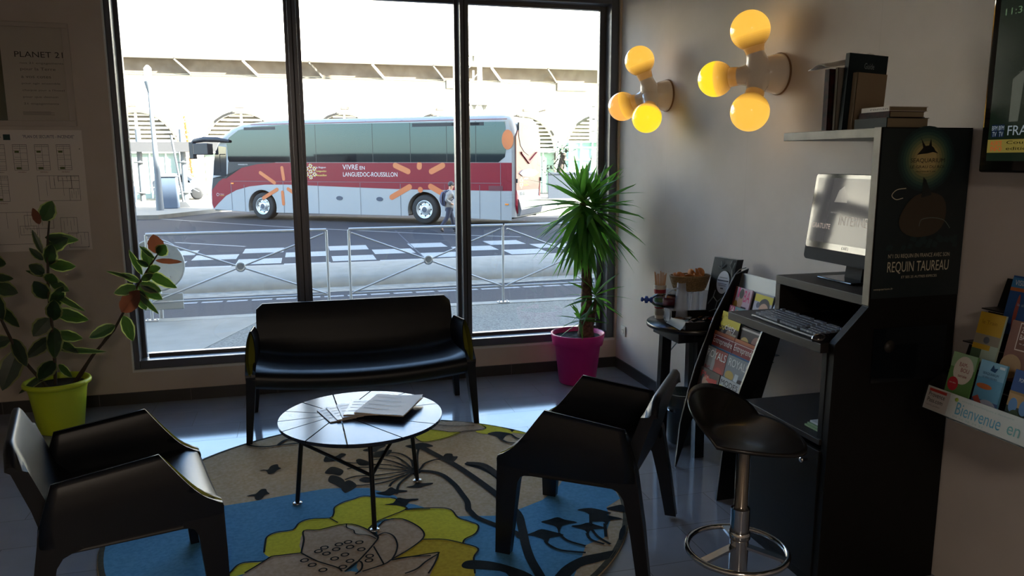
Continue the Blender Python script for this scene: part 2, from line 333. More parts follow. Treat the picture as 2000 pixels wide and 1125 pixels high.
# ------------------------------------------------------------------ wall lamps
def lamp_body_mat(): return M('glazed_ceramic', '#f2e8da', .18, coat=.4)
def bulb_mat(name, c, s):
    m = M(name, '#b08a50', .12, emit=c, es=s*.39, coat=.4); return m
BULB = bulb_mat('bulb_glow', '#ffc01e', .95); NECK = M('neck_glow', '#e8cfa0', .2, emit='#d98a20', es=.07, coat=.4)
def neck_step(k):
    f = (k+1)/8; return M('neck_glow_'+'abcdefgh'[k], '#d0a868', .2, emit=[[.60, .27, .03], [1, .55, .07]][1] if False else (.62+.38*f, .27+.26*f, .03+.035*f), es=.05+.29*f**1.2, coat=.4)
def wall_lamp(label, base, bulbs, mats):
    t = thing('wall_lamp', label, 'wall lamp', base, 'glowing three-globe wall lamps')
    B = Vector(base); hub = B+Vector((-.115, 0, 0))
    b = MB(); W = lamp_body_mat(); b.lathe([(0, 0), (.098, 0), (.105, .012), (.100, .03), (.094, .055), (.080, .095), (.058, .13), (.03, .148), (0, .152)], B, W, axis=(-1, 0, 0), n=40)
    b.lathe([(.106, .0), (.1075, .008), (.106, .012)], B, M('lamp_ring', '#8a6a4c', .4), axis=(-1, 0, 0), n=40)
    for c, _ in bulbs:
        C = Vector(c); d = C-hub; L = d.length
        b.lathe([(.075, -.01), (.066, L*.18), (.052, L*.33), (.046, L*.45), (.047, L*.5)], hub, W, axis=d, n=32)
    b.build('lamp_body', t)
    for (c, r), mt in zip(bulbs, mats):
        C = Vector(c); d = C-hub; L = d.length; b = MB()
        pr = [(.047, L*.48), (.049, L*.56)]
        for k in range(25):
            a = math.radians(33+147*k/24); pr.append((max(r*math.sin(a), 0), L-r*math.cos(a)))
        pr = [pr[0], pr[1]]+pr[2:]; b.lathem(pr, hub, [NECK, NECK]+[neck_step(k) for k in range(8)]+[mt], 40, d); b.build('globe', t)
B1 = bulb_mat('globe_amber', '#ffc04a', .92); B2 = bulb_mat('globe_yellow', '#ffdc28', 1.0); B3 = bulb_mat('globe_orange', '#ffb656', .85)
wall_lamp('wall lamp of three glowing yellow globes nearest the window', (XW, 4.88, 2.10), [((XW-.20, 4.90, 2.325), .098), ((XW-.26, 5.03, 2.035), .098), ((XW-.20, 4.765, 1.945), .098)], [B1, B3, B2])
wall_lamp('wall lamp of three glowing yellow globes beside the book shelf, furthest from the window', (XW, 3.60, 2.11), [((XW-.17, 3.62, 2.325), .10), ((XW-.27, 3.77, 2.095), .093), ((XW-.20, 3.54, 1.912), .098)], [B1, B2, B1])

# ------------------------------------------------------------------ moulded armchairs and sofa
PLA = M('anthracite_plastic', '#111318', .34, bump=.12, bscale=900, spec=.38)
OLV = M('olive_inner', '#8a8c2c', .45)
def lerp(t, P):
    for (a, x), (c, y) in zip(P, P[1:]):
        if t <= c: return x+(y-x)*max(0, (t-a))/(c-a)
    return P[-1][1]
CURV = [(.43, -.02), (.45, .02), (.475, .055), (.51, .088), (.55, .120), (.59, .150), (.63, .180), (.648, .194)]
def seat_group(t, W, HB, sag, olive=OLV, cr=(.055, .28)):
    """local: x across, y from front (0) to back, z up"""
    hx = W/2-.035
    def sideW(z): return lerp(z, [(.35, .022), (.42, .028), (.47, .031), (.54, .030), (.60, .022), (.63, .013), (.648, .005)])
    def sf(z): return lerp(z, [(.35, -.017)]+CURV) if z > .43 else -.02+.0*(z)
    def sb(z): return lerp(z, [(.35, .55), (.40, .60), (.48, .592), (.61, .546)])
    # seat and backrest shell
    b = MB(); ins = hx-.012
    def prof(x, v):
        q = min(1, abs(x)/ins); c = sag*(1-(q)**2)
        top = HB-cr[0]*max(0, (q-1+cr[1])/cr[1])**2.6*1.2
        P = [(.03, .335), (-.012, .365), (-.022, .40), (-.005, .436), (.04, .452), (.14, .446), (.28, .435), (.42, .43), (.50, .445), (.545, .49), (.57, .56), (.607, .66), (.640, top-.012), (.650, top), (.668, top), (.677, top-.012), (.660, .66), (.612, .52), (.592, .44), (.575, .385), (.54, .355), (.30, .36), (.03, .335)]
        n = len(P)-1; f = v*n; i = min(int(f), n-1); u = f-i
        s_ = P[i][0]*(1-u)+P[i+1][0]*u; z = P[i][1]*(1-u)+P[i+1][1]*u
        if z > .66: z = .66+(z-.66)
        z -= c*max(0, min(1, 1-(z-.46)/.05)) if s_ < .54 else 0
        if .06 < s_ < .5 and z > .40: z += .018*max(0, (q-.75)/.25)**2
        return s_, z
    nU = 16 if W < 1 else 32
    b.grid(lambda u, v: (lambda x: (x, *prof(x, v)))(-ins+2*ins*u), nU, 44, PLA)
    ring0 = [(-ins, *prof(-ins, v/44)) for v in range(44)]; b.add(ring0, [list(range(44))[::-1]], PLA); b.add([(-p[0], p[1], p[2]) for p in ring0], [list(range(44))], PLA)
    b.build('seat_shell', t)
    # hollow arm panels
    for sx in (-1, 1):
        b = MB(); NV, NU = 14, 12; cx = sx*hx
        def P(u, v, side):
            z0 = .36; zt = .648; zf = z0+v*(zt-z0); s_ = sf(zf)+u*(sb(z0+v*.25)-sf(zf)); ztop = .648-.040*max(0, min(1, (s_-.194)/.35)); z = z0+v*(ztop-z0)
            return (cx+side*sideW(zf), s_, z)
        for side in (-1, 1): b.grid(lambda u, v: P(u if side*1 > 0 else 1-u, v, side), NU, NV, PLA)
        b.grid(lambda u, v: P(u, 1, -1+2*v), NU, 1, PLA); b.grid(lambda u, v: P(1-u, 0, -1+2*v), NU, 1, PLA); b.grid(lambda u, v: P(1, u, 1-2*v), NV, 1, PLA)
        # front rim with lens opening
        N = 20
        def lens(z): 
            q = (z-.425)/(.642-.425); return 0 if q <= 0 or q >= 1 else min(sideW(z)-.0045, .030*math.sin(PI*q)**.55)
        rows = []
        for i in range(N+1):
            z = .36+(.648-.36)*i/N; s_ = sf(z); wv = sideW(z); lw = max(0, lens(z)); rows.append((z, s_, wv, lw))
        for (z, s_, wv, lw), (z2, s2, w2, l2) in zip(rows, rows[1:]):
            for sd in (-1, 1):
                b.add([(cx+sd*wv, s_, z), (cx+sd*lw, s_-.001, z), (cx+sd*l2, s2-.001, z2), (cx+sd*w2, s2, z2)], [(0, 1, 2, 3) if sd > 0 else (3, 2, 1, 0)], PLA)
        b.build('arm', t, weld=True)
        a = t.children[-1] if False else [c for c in t.children if c.name.startswith('arm')][-1]
        b = MB()
        for (z, s_, wv, lw), (z2, s2, w2, l2) in zip(rows, rows[1:]):
            if lw <= 0 and l2 <= 0: continue
            for sd in (-1, 1):
                b.add([(cx+sd*lw, s_-.001, z), (cx+sd*lw*.7, s_+.10, z-.02), (cx+sd*l2*.7, s2+.10, z2-.02), (cx+sd*l2, s2-.001, z2)], [(0, 1, 2, 3) if sd < 0 else (3, 2, 1, 0)], olive)
            b.add([(cx-lw*.7, s_+.10, z-.02), (cx+lw*.7, s_+.10, z-.02), (cx+l2*.7, s2+.10, z2-.02), (cx-l2*.7, s2+.10, z2-.02)], [(0, 1, 2, 3)], olive)
        o = b.build('arm_lining', a); o['label'] = 'olive green lining inside the hollow arm'
        for nm, prf in (('leg', [(-.022, .0), (.048, .0), (.066, .20), (.078, .325), (.092, .352), (.13, .366), (.13, .395), (-.012, .395), (-.018, .43), (-.02, .40), (-.022, .25)]),
                        ('leg', [(.618, 0), (.672, 0), (.640, .22), (.600, .44), (.585, .48), (.50, .40), (.46, .372), (.50, .362), (.53, .350), (.552, .320), (.585, .18)])):
            b = MB(); out = .030
            def X(z, k): # inner / outer face, tapering to the foot and splaying outwards
                f = max(0, min(1, z/.38)); cxx = cx+sx*(out*(1-f)-.002); hw = .017+.010*f; return cxx+k*hw
            n = len(prf); vs = [(X(z, -1), s_, z) for s_, z in prf]+[(X(z, 1), s_, z) for s_, z in prf]
            b.add(vs, [list(range(n)), list(range(n, 2*n))[::-1]], PLA); b.add(vs, [(i, n+i, n+(i+1) % n, (i+1) % n) for i in range(n)], PLA)
            b.build(nm, t, bevel=.005)
# chair frames: origin = middle between front feet, y axis = towards the back
def place_seat(name, label, cat, front_mid, back_dir, W, HB, sag, group=None, cr=(.055, .28)):
    d = Vector((back_dir[0], back_dir[1], 0)).normalized(); rz = math.atan2(-d.x, d.y)
    t = thing(name, label, cat, (front_mid[0], front_mid[1], 0 if W > 1 else .012), group, rz=rz if abs(rz) > 1e-6 else 1e-5)
    seat_group(t, W, HB, sag, cr=cr); return t
place_seat('sofa', 'two-seat black moulded plastic sofa standing below the shop window', 'sofa', (.312, 4.63), (0, 1), 1.40, .735, .045, cr=(.03, .045))
place_seat('armchair', 'black moulded plastic armchair right of the round table, its back to the bar stool', 'armchair', (.936, 3.229), (.80, -.60), .626, .742, .012, 'black moulded armchairs').scale = (1, .96, 1)
place_seat('armchair', 'black moulded plastic armchair at the left, in front of the green plant pot', 'armchair', (-.432, 3.127), (-.968, -.251), .645, .750, .012, 'black moulded armchairs').scale = (1, .94, 1)

# ------------------------------------------------------------------ rug
RUG = json.loads(r'''{"p":[["blue",[[-1.254,3.952],[-0.773,3.819],[-0.484,3.772],[-0.304,3.792],[-0.097,3.827],[0.032,3.845],[0.115,3.832],[0.253,3.793],[0.375,3.665],[0.404,3.572],[0.456,3.54],[0.516,3.472],[0.641,3.357],[0.817,3.314],[0.93,3.35],[1.076,3.421],[1.203,3.55],[1.26,3.638],[1.405,3.69],[1.478,3.537],[1.452,3.331],[1.351,3.26],[1.315,3.124],[1.225,2.978],[1.123,2.938],[1.059,2.826],[0.995,2.724],[0.886,2.551],[0.437,2.3],[-0.562,2.575],[-0.988,2.999]]],["yellow",[[0.047,3.491],[0.068,3.54],[0.075,3.606],[0.117,3.652],[0.168,3.674],[0.22,3.698],[0.293,3.663],[0.366,3.631],[0.404,3.526],[0.401,3.487],[0.269,3.408],[0.216,3.34],[0.119,3.413]]],["yellow",[[-0.081,3.193],[-0.159,3.197],[-0.205,3.197],[-0.236,3.241],[-0.235,3.319],[-0.229,3.384],[-0.191,3.418],[-0.119,3.423],[-0.092,3.482],[-0.046,3.512],[0.047,3.497],[0.119,3.413],[-0.002,3.39],[-0.07,3.399]]],["yellow",[[-0.363,3.109],[-0.339,3.16],[-0.307,3.177],[-0.237,3.168],[-0.209,3.198],[-0.264,3.131],[-0.305,3.089],[-0.364,3.077]]],["yellow",[[0.321,3.452],[0.403,3.496],[0.548,3.47],[0.614,3.431],[0.632,3.34],[0.674,3.289],[0.707,3.236],[0.679,3.165],[0.624,3.128],[0.605,3.093],[0.528,3.149],[0.438,3.174],[0.444,3.291],[0.389,3.388],[0.284,3.43]]],["gold",[[0.438,3.174],[0.528,3.149],[0.605,3.093],[0.66,3.028],[0.625,2.957],[0.603,2.832],[0.556,2.751],[0.396,2.795],[0.485,3.028],[0.471,3.042],[0.286,3.03]]],["petal",[[-0.07,3.399],[-0.002,3.39],[0.119,3.415],[0.194,3.356],[0.241,3.263],[0.237,3.216],[0.146,3.052],[0.064,3.007],[-0.079,3.193]]],["petal",[[-0.205,3.197],[-0.081,3.193],[0.061,3.033],[0.091,2.983],[0.057,2.853],[-0.331,2.96],[-0.305,3.089],[-0.264,3.131]]],["petal",[[0.258,3.339],[0.297,3.401],[0.364,3.403],[0.414,3.347],[0.45,3.265],[0.445,3.187],[0.372,3.104],[0.299,3.044],[0.252,3.005],[0.161,2.972],[0.146,3.052],[0.237,3.216]]],["petal",[[0.193,3.056],[0.293,3.032],[0.453,3.023],[0.452,3.028],[0.439,2.988],[0.385,2.886],[0.328,2.778],[0.057,2.853],[0.092,2.991],[0.161,2.972]]],["petal",[[0.254,3.018],[0.471,3.042],[0.485,3.028],[0.439,2.907],[0.372,2.802],[0.236,2.839]]],["lightpetal",[[0.121,3.413],[0.194,3.356],[0.241,3.263],[0.241,3.234],[0.211,3.276],[0.156,3.306],[0.149,3.343],[0.121,3.376]]],["petal",[[0.702,4.571],[0.737,4.65],[0.951,4.682],[1.029,4.579],[1.035,4.488],[0.93,4.474],[0.8,4.493]]],["yellow",[[0.589,4.484],[0.701,4.564],[0.8,4.493],[0.873,4.468],[0.767,4.393],[0.632,4.36],[0.591,4.422]]],["yellow",[[1.002,4.633],[1.116,4.555],[1.178,4.437],[1.173,4.363],[1.07,4.37],[0.991,4.414],[0.965,4.464],[1.035,4.488]]],["yellow",[[1.179,4.383],[1.235,4.421],[1.285,4.357],[1.235,4.341]]],["dark",[[0.793,3.971],[0.82,3.99],[0.87,3.971],[0.923,3.884],[0.946,3.763],[0.955,3.651],[0.929,3.598],[0.914,3.74],[0.866,3.866],[0.814,3.931]]],["dark",[[0.563,2.912],[0.585,2.942],[0.627,2.941],[0.699,2.905],[0.763,2.847],[0.821,2.772],[0.842,2.672],[0.748,2.698],[0.726,2.808],[0.659,2.851],[0.578,2.883]]],["dark",[[0.922,2.744],[0.978,2.798],[1.066,2.845],[1.148,2.855],[1.229,2.859],[1.23,2.821],[1.121,2.788],[1.038,2.771],[0.949,2.698],[0.901,2.711]]],["dark",[[0.473,3.951],[0.511,3.999],[0.544,3.956],[0.537,3.909],[0.498,3.904]]],["dark",[[0.039,4.217],[0.057,4.301],[0.106,4.278],[0.14,4.315],[0.166,4.289],[0.137,4.243],[0.129,4.209],[0.077,4.206]]],["dark",[[0.215,4.185],[0.239,4.2],[0.281,4.149],[0.303,4.108],[0.264,4.093],[0.226,4.112]]],["dark",[[0.317,4.265],[0.36,4.29],[0.415,4.294],[0.426,4.272],[0.392,4.207],[0.338,4.195],[0.307,4.222]]],["dark",[[0.262,4.327],[0.312,4.361],[0.37,4.394],[0.402,4.365],[0.356,4.32],[0.332,4.28],[0.293,4.3]]],["dark",[[0.508,4.326],[0.559,4.341],[0.617,4.354],[0.665,4.301],[0.661,4.273],[0.606,4.279],[0.574,4.25]]],["dark",[[0.04,4.048],[0.071,4.122],[0.105,4.112],[0.14,4.052],[0.119,3.993],[0.083,4.02]]],["dark",[[0.055,3.933],[0.07,4.007],[0.112,3.979],[0.139,3.909],[0.123,3.823],[0.089,3.877]]],["dark",[[0.126,3.882],[0.158,3.919],[0.186,3.881],[0.194,3.825],[0.143,3.766],[0.126,3.778],[0.117,3.825]]],["dark",[[0.212,3.904],[0.239,3.936],[0.274,3.918],[0.283,3.869],[0.24,3.866]]],["dark",[[0.44,3.749],[0.479,3.761],[0.501,3.793],[0.53,3.777],[0.578,3.768],[0.579,3.753],[0.536,3.738],[0.504,3.724]]],["dark",[[0.281,3.721],[0.33,3.729],[0.364,3.771],[0.39,3.734],[0.438,3.709],[0.433,3.693],[0.385,3.692],[0.347,3.671]]],["dark",[[0.311,3.574],[0.355,3.582],[0.384,3.635],[0.422,3.611],[0.477,3.599],[0.478,3.584],[0.435,3.573],[0.406,3.527],[0.369,3.551]]],["dark",[[0.689,4.079],[0.718,4.144],[0.754,4.134],[0.754,4.097],[0.778,4.081],[0.738,4.013],[0.7,4.023]]],["dark",[[1.024,4.394],[1.083,4.42],[1.148,4.38],[1.168,4.343],[1.128,4.333],[1.081,4.264],[1.063,4.341]]],["dark",[[1.135,4.493],[1.189,4.478],[1.212,4.449],[1.179,4.383],[1.175,4.427]]],["dark",[[0.898,3.092],[0.938,3.111],[0.978,3.127],[1.016,3.096],[1.059,3.05],[1.032,3.041],[0.991,3.038],[0.968,3.004],[0.956,3.036],[0.927,3.073]]],["dark",[[0.997,3.196],[1.04,3.207],[1.086,3.22],[1.112,3.187],[1.159,3.148],[1.121,3.143],[1.081,3.132],[1.057,3.096],[1.04,3.065],[1.05,3.129],[1.021,3.168]]],["dark",[[1.118,3.118],[1.167,3.121],[1.206,3.129],[1.236,3.096],[1.269,3.056],[1.228,3.061],[1.192,3.059],[1.162,3.019],[1.165,3.066]]],["dark",[[1.202,3.267],[1.26,3.272],[1.301,3.247],[1.349,3.193],[1.319,3.181],[1.376,3.123],[1.315,3.124],[1.28,3.083],[1.277,3.122],[1.227,3.136],[1.242,3.19],[1.229,3.24]]],["dark",[[1.341,3.242],[1.388,3.257],[1.434,3.258],[1.417,3.187],[1.379,3.205]]],["dark",[[1.28,2.94],[1.321,3.023],[1.362,3.061],[1.313,2.954]]],["dark",[[-0.303,4.176],[-0.281,4.185],[-0.258,4.178],[-0.246,4.224],[-0.224,4.243],[-0.208,4.239],[-0.202,4.2],[-0.188,4.177],[-0.208,4.158],[-0.224,4.121],[-0.251,4.114],[-0.261,4.143],[-0.271,4.167]]],["dark",[[-0.349,3.855],[-0.325,3.869],[-0.304,3.874],[-0.282,3.921],[-0.258,3.92],[-0.25,3.886],[-0.237,3.856],[-0.257,3.845],[-0.272,3.803],[-0.292,3.793],[-0.305,3.812],[-0.311,3.845]]]],"s":[["dark",0.008,[[-0.38,3.082],[-0.359,3.116],[-0.339,3.16],[-0.307,3.177],[-0.237,3.168],[-0.205,3.197],[-0.159,3.197],[-0.081,3.195]]],["dark",0.008,[[-0.205,3.197],[-0.264,3.131],[-0.305,3.089]]],["dark",0.008,[[-0.236,3.241],[-0.235,3.319],[-0.229,3.384],[-0.191,3.418],[-0.119,3.423],[-0.092,3.482],[-0.046,3.512],[0.047,3.497],[0.068,3.54],[0.075,3.606],[0.117,3.652],[0.168,3.674],[0.22,3.698],[0.293,3.663],[0.366,3.631],[0.404,3.526],[0.401,3.487],[0.269,3.408],[0.216,3.34]]],["dark",0.007,[[0.047,3.497],[0.083,3.439]]],["dark",0.008,[[-0.081,3.193],[-0.079,3.22],[-0.07,3.311],[-0.07,3.399],[-0.002,3.39],[0.119,3.415],[0.194,3.356],[0.241,3.263],[0.242,3.219],[0.146,3.052],[0.092,2.991]]],["dark",0.008,[[-0.081,3.193],[-0.016,3.105],[0.061,3.033],[0.08,2.995]]],["dark",0.006,[[0.121,3.413],[0.121,3.376],[0.149,3.343],[0.156,3.306],[0.211,3.276],[0.241,3.234]]],["dark",0.008,[[0.216,3.34],[0.25,3.261],[0.242,3.219]]],["dark",0.008,[[0.258,3.339],[0.297,3.401],[0.364,3.403],[0.414,3.347],[0.45,3.265],[0.445,3.187],[0.372,3.104],[0.29,3.038],[0.252,3.005],[0.161,2.972]]],["dark",0.008,[[0.25,3.261],[0.284,3.281],[0.317,3.242],[0.326,3.163],[0.313,3.093],[0.29,3.038]]],["dark",0.007,[[0.224,3.168],[0.238,3.087],[0.252,3.005]]],["dark",0.008,[[0.293,3.032],[0.346,3.039],[0.453,3.023]]],["dark",0.008,[[0.092,2.991],[0.146,3.056],[0.164,3.038],[0.158,2.989],[0.131,2.956]]],["dark",0.008,[[0.401,3.487],[0.52,3.465]]],["dark",0.008,[[0.403,3.496],[0.548,3.47],[0.614,3.431],[0.632,3.34],[0.674,3.289],[0.707,3.236],[0.679,3.165],[0.624,3.128],[0.605,3.091]]],["dark",0.008,[[0.438,3.174],[0.528,3.149],[0.605,3.091],[0.66,3.028],[0.625,2.957],[0.603,2.832]]],["dark",0.008,[[0.286,3.03],[0.471,3.042],[0.485,3.028],[0.456,2.952],[0.419,2.883]]],["dark",0.008,[[0.485,3.028],[0.425,2.981],[0.381,2.933],[0.327,2.908]]],["dark",0.007,[[0.589,4.484],[0.591,4.422],[0.632,4.36],[0.767,4.393],[0.873,4.468],[0.93,4.474],[1.035,4.488],[1.024,4.558],[0.951,4.682]]],["dark",0.007,[[0.737,4.65],[0.854,4.583],[0.979,4.56]]],["dark",0.007,[[0.701,4.564],[0.8,4.493],[0.873,4.468]]],["dark",0.04,[[0.599,4.281],[0.665,4.131],[0.736,3.97],[0.797,3.788],[0.85,3.606],[0.881,3.483],[0.874,3.492],[0.914,3.314],[0.896,3.165],[0.868,3.009],[0.854,2.883],[0.854,2.762],[0.851,2.633]]],["dark",0.03,[[0.541,3.932],[0.595,3.909],[0.648,3.846],[0.686,3.711],[0.702,3.575],[0.709,3.49],[0.698,3.413],[0.703,3.379],[0.713,3.33],[0.738,3.284],[0.791,3.213],[0.851,3.129],[0.865,3.078]]],["dark",0.045,[[0.802,3.969],[0.881,3.93],[0.92,3.818],[0.939,3.686]]],["dark",0.014,[[0.123,4.229],[0.159,4.166],[0.215,4.136],[0.279,4.124]]],["dark",0.014,[[0.16,4.064],[0.211,4.074],[0.273,4.057],[0.383,4.001],[0.492,3.951]]],["dark",0.014,[[0.302,4.091],[0.389,4.058],[0.494,3.962]]],["dark",0.014,[[0.308,4.159],[0.36,4.154],[0.431,4.081],[0.495,3.97]]],["dark",0.014,[[0.364,4.197],[0.429,4.179],[0.476,4.077],[0.501,3.968]]],["dark",0.014,[[0.41,4.248],[0.472,4.203],[0.512,4.102],[0.511,3.999]]],["dark",0.014,[[0.14,3.924],[0.203,3.954],[0.314,3.939],[0.473,3.951]]],["dark",0.014,[[0.284,3.884],[0.371,3.891],[0.49,3.938]]],["dark",0.014,[[0.195,3.833],[0.279,3.825],[0.366,3.846],[0.488,3.923]]],["dark",0.014,[[0.358,3.772],[0.382,3.826],[0.454,3.9],[0.503,3.935]]],["dark",0.014,[[0.384,3.678],[0.409,3.788],[0.47,3.88],[0.5,3.919]]],["dark",0.014,[[0.586,4.284],[0.555,4.144],[0.529,3.944]]],["dark",0.014,[[0.5,3.919],[0.544,3.956],[0.581,4.03],[0.64,4.066],[0.686,4.062]]],["dark",0.014,[[0.525,4.098],[0.506,3.869]]],["dark",0.014,[[1.079,4.285],[1.105,4.217],[1.169,4.186]]],["dark",0.014,[[1.161,4.345],[1.177,4.268],[1.206,4.239]]],["dark",0.014,[[0.961,3.017],[0.965,2.976],[1.002,2.917],[1.097,2.869],[1.225,2.849]]],["dark",0.014,[[1.04,3.065],[1.056,2.991],[1.117,2.923],[1.231,2.864]]],["dark",0.014,[[1.163,3.031],[1.159,2.973],[1.201,2.917],[1.24,2.872]]],["dark",0.014,[[1.197,3.057],[1.199,2.986],[1.227,2.909]]],["dark",0.014,[[1.276,3.097],[1.233,2.976],[1.235,2.874]]],["dark",0.014,[[1.244,3.196],[1.209,3.103]]],["dark",0.016,[[-0.398,4.602],[-0.346,4.556],[-0.272,4.531],[-0.199,4.539],[-0.075,4.541]]],["dark",0.02,[[-0.214,4.544],[-0.176,4.613],[-0.126,4.629]]]],"c":[[0.016,3.212],[-0.01,3.187],[0.078,3.224],[0.118,3.235],[0.166,3.219],[0.065,3.184],[0.124,3.188],[0.023,3.157],[0.17,3.154],[0.099,3.127],[0.055,3.105],[0.117,3.068],[0.2,3.087],[0.194,3.051],[-0.068,3.124],[-0.037,3.077],[0.085,3.026],[0.005,3.024]]}''')
RC = (.285, 3.622); RR = 1.225
def rugm(n, c, c2): return M(n, c, .95, noise_=(c2, 60), bump=.35, bscale=500, spec=.08)
RM = {'base': rugm('rug_taupe', '#b5a58f', '#a69678'), 'blue': rugm('rug_blue', '#5590b8', '#4a83a8'), 'yellow': rugm('rug_yellow', '#cfca3c', '#c0ba36'), 'gold': rugm('rug_gold', '#c4ad34', '#b29c2c'),
      'petal': rugm('rug_petal', '#b8a590', '#a9967e'), 'lightpetal': rugm('rug_pale_petal', '#c8bdac', '#b8ad98'), 'dark': rugm('rug_charcoal', '#12191c', '#192022')}
def clip(pts):
    C = [(RC[0]+(RR-.006)*math.cos(2*PI*k/72), RC[1]+(RR-.006)*math.sin(2*PI*k/72)) for k in range(72)]; P = list(pts)
    for (ax, ay), (bx, by) in zip(C, C[1:]+C[:1]):
        o = []
        ins = lambda p: (bx-ax)*(p[1]-ay)-(by-ay)*(p[0]-ax) >= 0
        for i, p in enumerate(P):
            q = P[i-1]
            if ins(p) != ins(q):
                d1 = (bx-ax)*(q[1]-ay)-(by-ay)*(q[0]-ax); d2 = (bx-ax)*(p[1]-ay)-(by-ay)*(p[0]-ax); k = d1/(d1-d2); o.append((q[0]+(p[0]-q[0])*k, q[1]+(p[1]-q[1])*k))
            if ins(p): o.append(p)
        P = o
        if len(P) < 3: return None
    return P
def smooth_closed(P, k=3):
    n = len(P); Q = []
    for i in range(n):
        a, b_, c, d = [Vector((*P[(i+j-1) % n], 0)) for j in range(4)]
        for q in range(k):
            t = q/k; v = .5*((2*b_)+(c-a)*t+(2*a-5*b_+4*c-d)*t*t+(3*b_-a-3*c+d)*t**3); Q.append((v.x, v.y))
    return Q
b = MB(); b.lathe([(RR, 0), (RR+.004, .004), (RR, .009), (RR-.01, .010), (0, .010)], (*RC, 0), RM['base'], n=120)
b.lathe([(RR+.001, .0095), (RR-.012, .0118), (RR-.024, .0102)], (*RC, 0), rugm('rug_binding', '#4a4a40', '#3f3f36'), n=120)
z = .0106
for m_, pts in RUG['p']:
    P = pts if m_ == 'blue' else smooth_closed(pts)
    P = clip(P)
    if P: b.poly(P, RM[m_], z); z += .00005
z = .0142
for m_, wd, pts in RUG['s']:
    pp = [p for p in pts if (p[0]-RC[0])**2+(p[1]-RC[1])**2 < (RR-.02)**2]
    if len(pp) > 1: b.stroke(pp, wd, RM['dark'], z); z += .00002
for c in RUG['c']:
    n = 14; vs = []
    for k in range(n):
        a = 2*PI*k/n; vs += [(c[0]+.019*math.cos(a), c[1]+.017*math.sin(a), .0155), (c[0]+.012*math.cos(a), c[1]+.010*math.sin(a), .0155)]
    b.add(vs, [(2*k, (2*k+2) % (2*n), (2*k+3) % (2*n), 2*k+1) for k in range(n)], RM['dark'])
one('rug', b, 'round wool rug with yellow flowers, blue ground and dark stalks under the coffee table', 'rug')

# ------------------------------------------------------------------ coffee table
TC = (.222, 3.66); TR = .392; TZ = .45; SLOT = Vector((.123, 3.702))
TOPM = M('table_top_lacquer', '#232b3a', .2, spec=.5); MET = M('black_metal', '#0c0c0d', .35, .2)
t = thing('coffee_table', 'low round black coffee table with radiating slots, standing on the rug', 'table', (*TC, 0))
angs = sorted([93.7, 62.8, 36.7, 4.3, 126.6, 155.8, 185.8, 213.5, 243.4, 271.4, 302.1, 328.3]); b = MB()
def rimhit(a, off):
    d = Vector((math.cos(a), math.sin(a))); n = Vector((-d.y, d.x)); o = SLOT+n*off-Vector(TC); bb = o.dot(d); c = o.dot(o)-TR*TR; s_ = -bb+math.sqrt(bb*bb-c); return SLOT+n*off+d*s_, SLOT+n*off+d*.035
for i in range(12):
    a0 = math.radians(angs[i]); a1 = math.radians(angs[(i+1) % 12])+(2*PI if i == 11 else 0)
    p0, q0 = rimhit(a0, .0035); p1, q1 = rimhit(a1, -.0035)
    w0 = math.atan2(p0.y-TC[1], p0.x-TC[0]); w1 = math.atan2(p1.y-TC[1], p1.x-TC[0])
    while w1 < w0: w1 += 2*PI
    pts = [tuple(q0)]+[(TC[0]+TR*math.cos(w0+(w1-w0)*k/8), TC[1]+TR*math.sin(w0+(w1-w0)*k/8)) for k in range(9)]+[tuple(q1)]
    b.prism(pts, 'z', TZ-.016, TZ, TOPM)
b.build('tabletop', t, bevel=.0015, seg=1)
b = MB(); b.disc((*SLOT, TZ-.001), .05, TOPM); b.lathe([(.34, TZ-.034), (.352, TZ-.034), (.352, TZ-.017), (.34, TZ-.017), (.34, TZ-.034)], (*TC, 0), MET, n=48)
for k in range(3): a = 2*PI*k/3+.5; b.bar((TC[0], TC[1], TZ-.022), (TC[0]+.345*math.cos(a), TC[1]+.345*math.sin(a), TZ-.022), .03, .008, MET)
b.build('top_frame', t)
feet = [Vector((-.1, 3.701, .015)), Vector((.242, 3.322, .015)), Vector((.508, 3.814, .015))]; cen = Vector((.217, 3.612, 0)); mids = []
for f in feet:
    d = (f-cen); d.z = 0; d.normalize(); top = f-d*.045; top.z = TZ-.02
    b = MB(); b.tube([f, top], .011, MET, n=10); b.lathe([(.024, 0), (.024, .003), (.012, .006), (0, .006)], (f.x, f.y, .015), M('steel_foot', '#b9bec4', .25, .9), n=16); b.build('leg', t); mids.append(f+(top-f)*[.75, .60, .95][len(mids)])
for i in range(3): b = MB(); b.tube([mids[i], mids[(i+1) % 3]], .0085, MET, n=8); b.build('crossbar', t)
# papers on it
def sheet(name, label, c, ang, w_, h_, z, th, cov, cat='magazine', group=None, lines=True, curl=0):
    b = MB(); b.T = Matrix.Translation((c[0], c[1], z)) @ Matrix.Rotation(math.radians(ang), 4, 'Z')
    pg = M('page_edge', '#c7bdb0', .7)
    b.grid(lambda u, v: ((u-.5)*w_, (v-.5)*h_, th+curl*(u*v)**3+.001*math.sin(u*9)), 10, 8, cov); b.box((-w_/2, -h_/2, 0), (w_/2, h_/2, th*.8), pg)
    if lines:
        for k in range(4): b.rect(-w_*.42, h_*(.34-.2*k), w_*(.1+.08*(k % 3)), h_*(.34-.2*k)+.006, th+.0025, M('faint_print', '#8d96a3', .6))
    return one(name, b, label, cat, group)
P1 = M('cover_pale', '#c6ccd4', .35); P2 = M('cover_white', '#d5d8dc', .3); P3 = M('newsprint', '#c9c6c4', .65)
from_px = [(.095, 3.70, 8), (.135, 3.705, 6), (.18, 3.71, 3)]
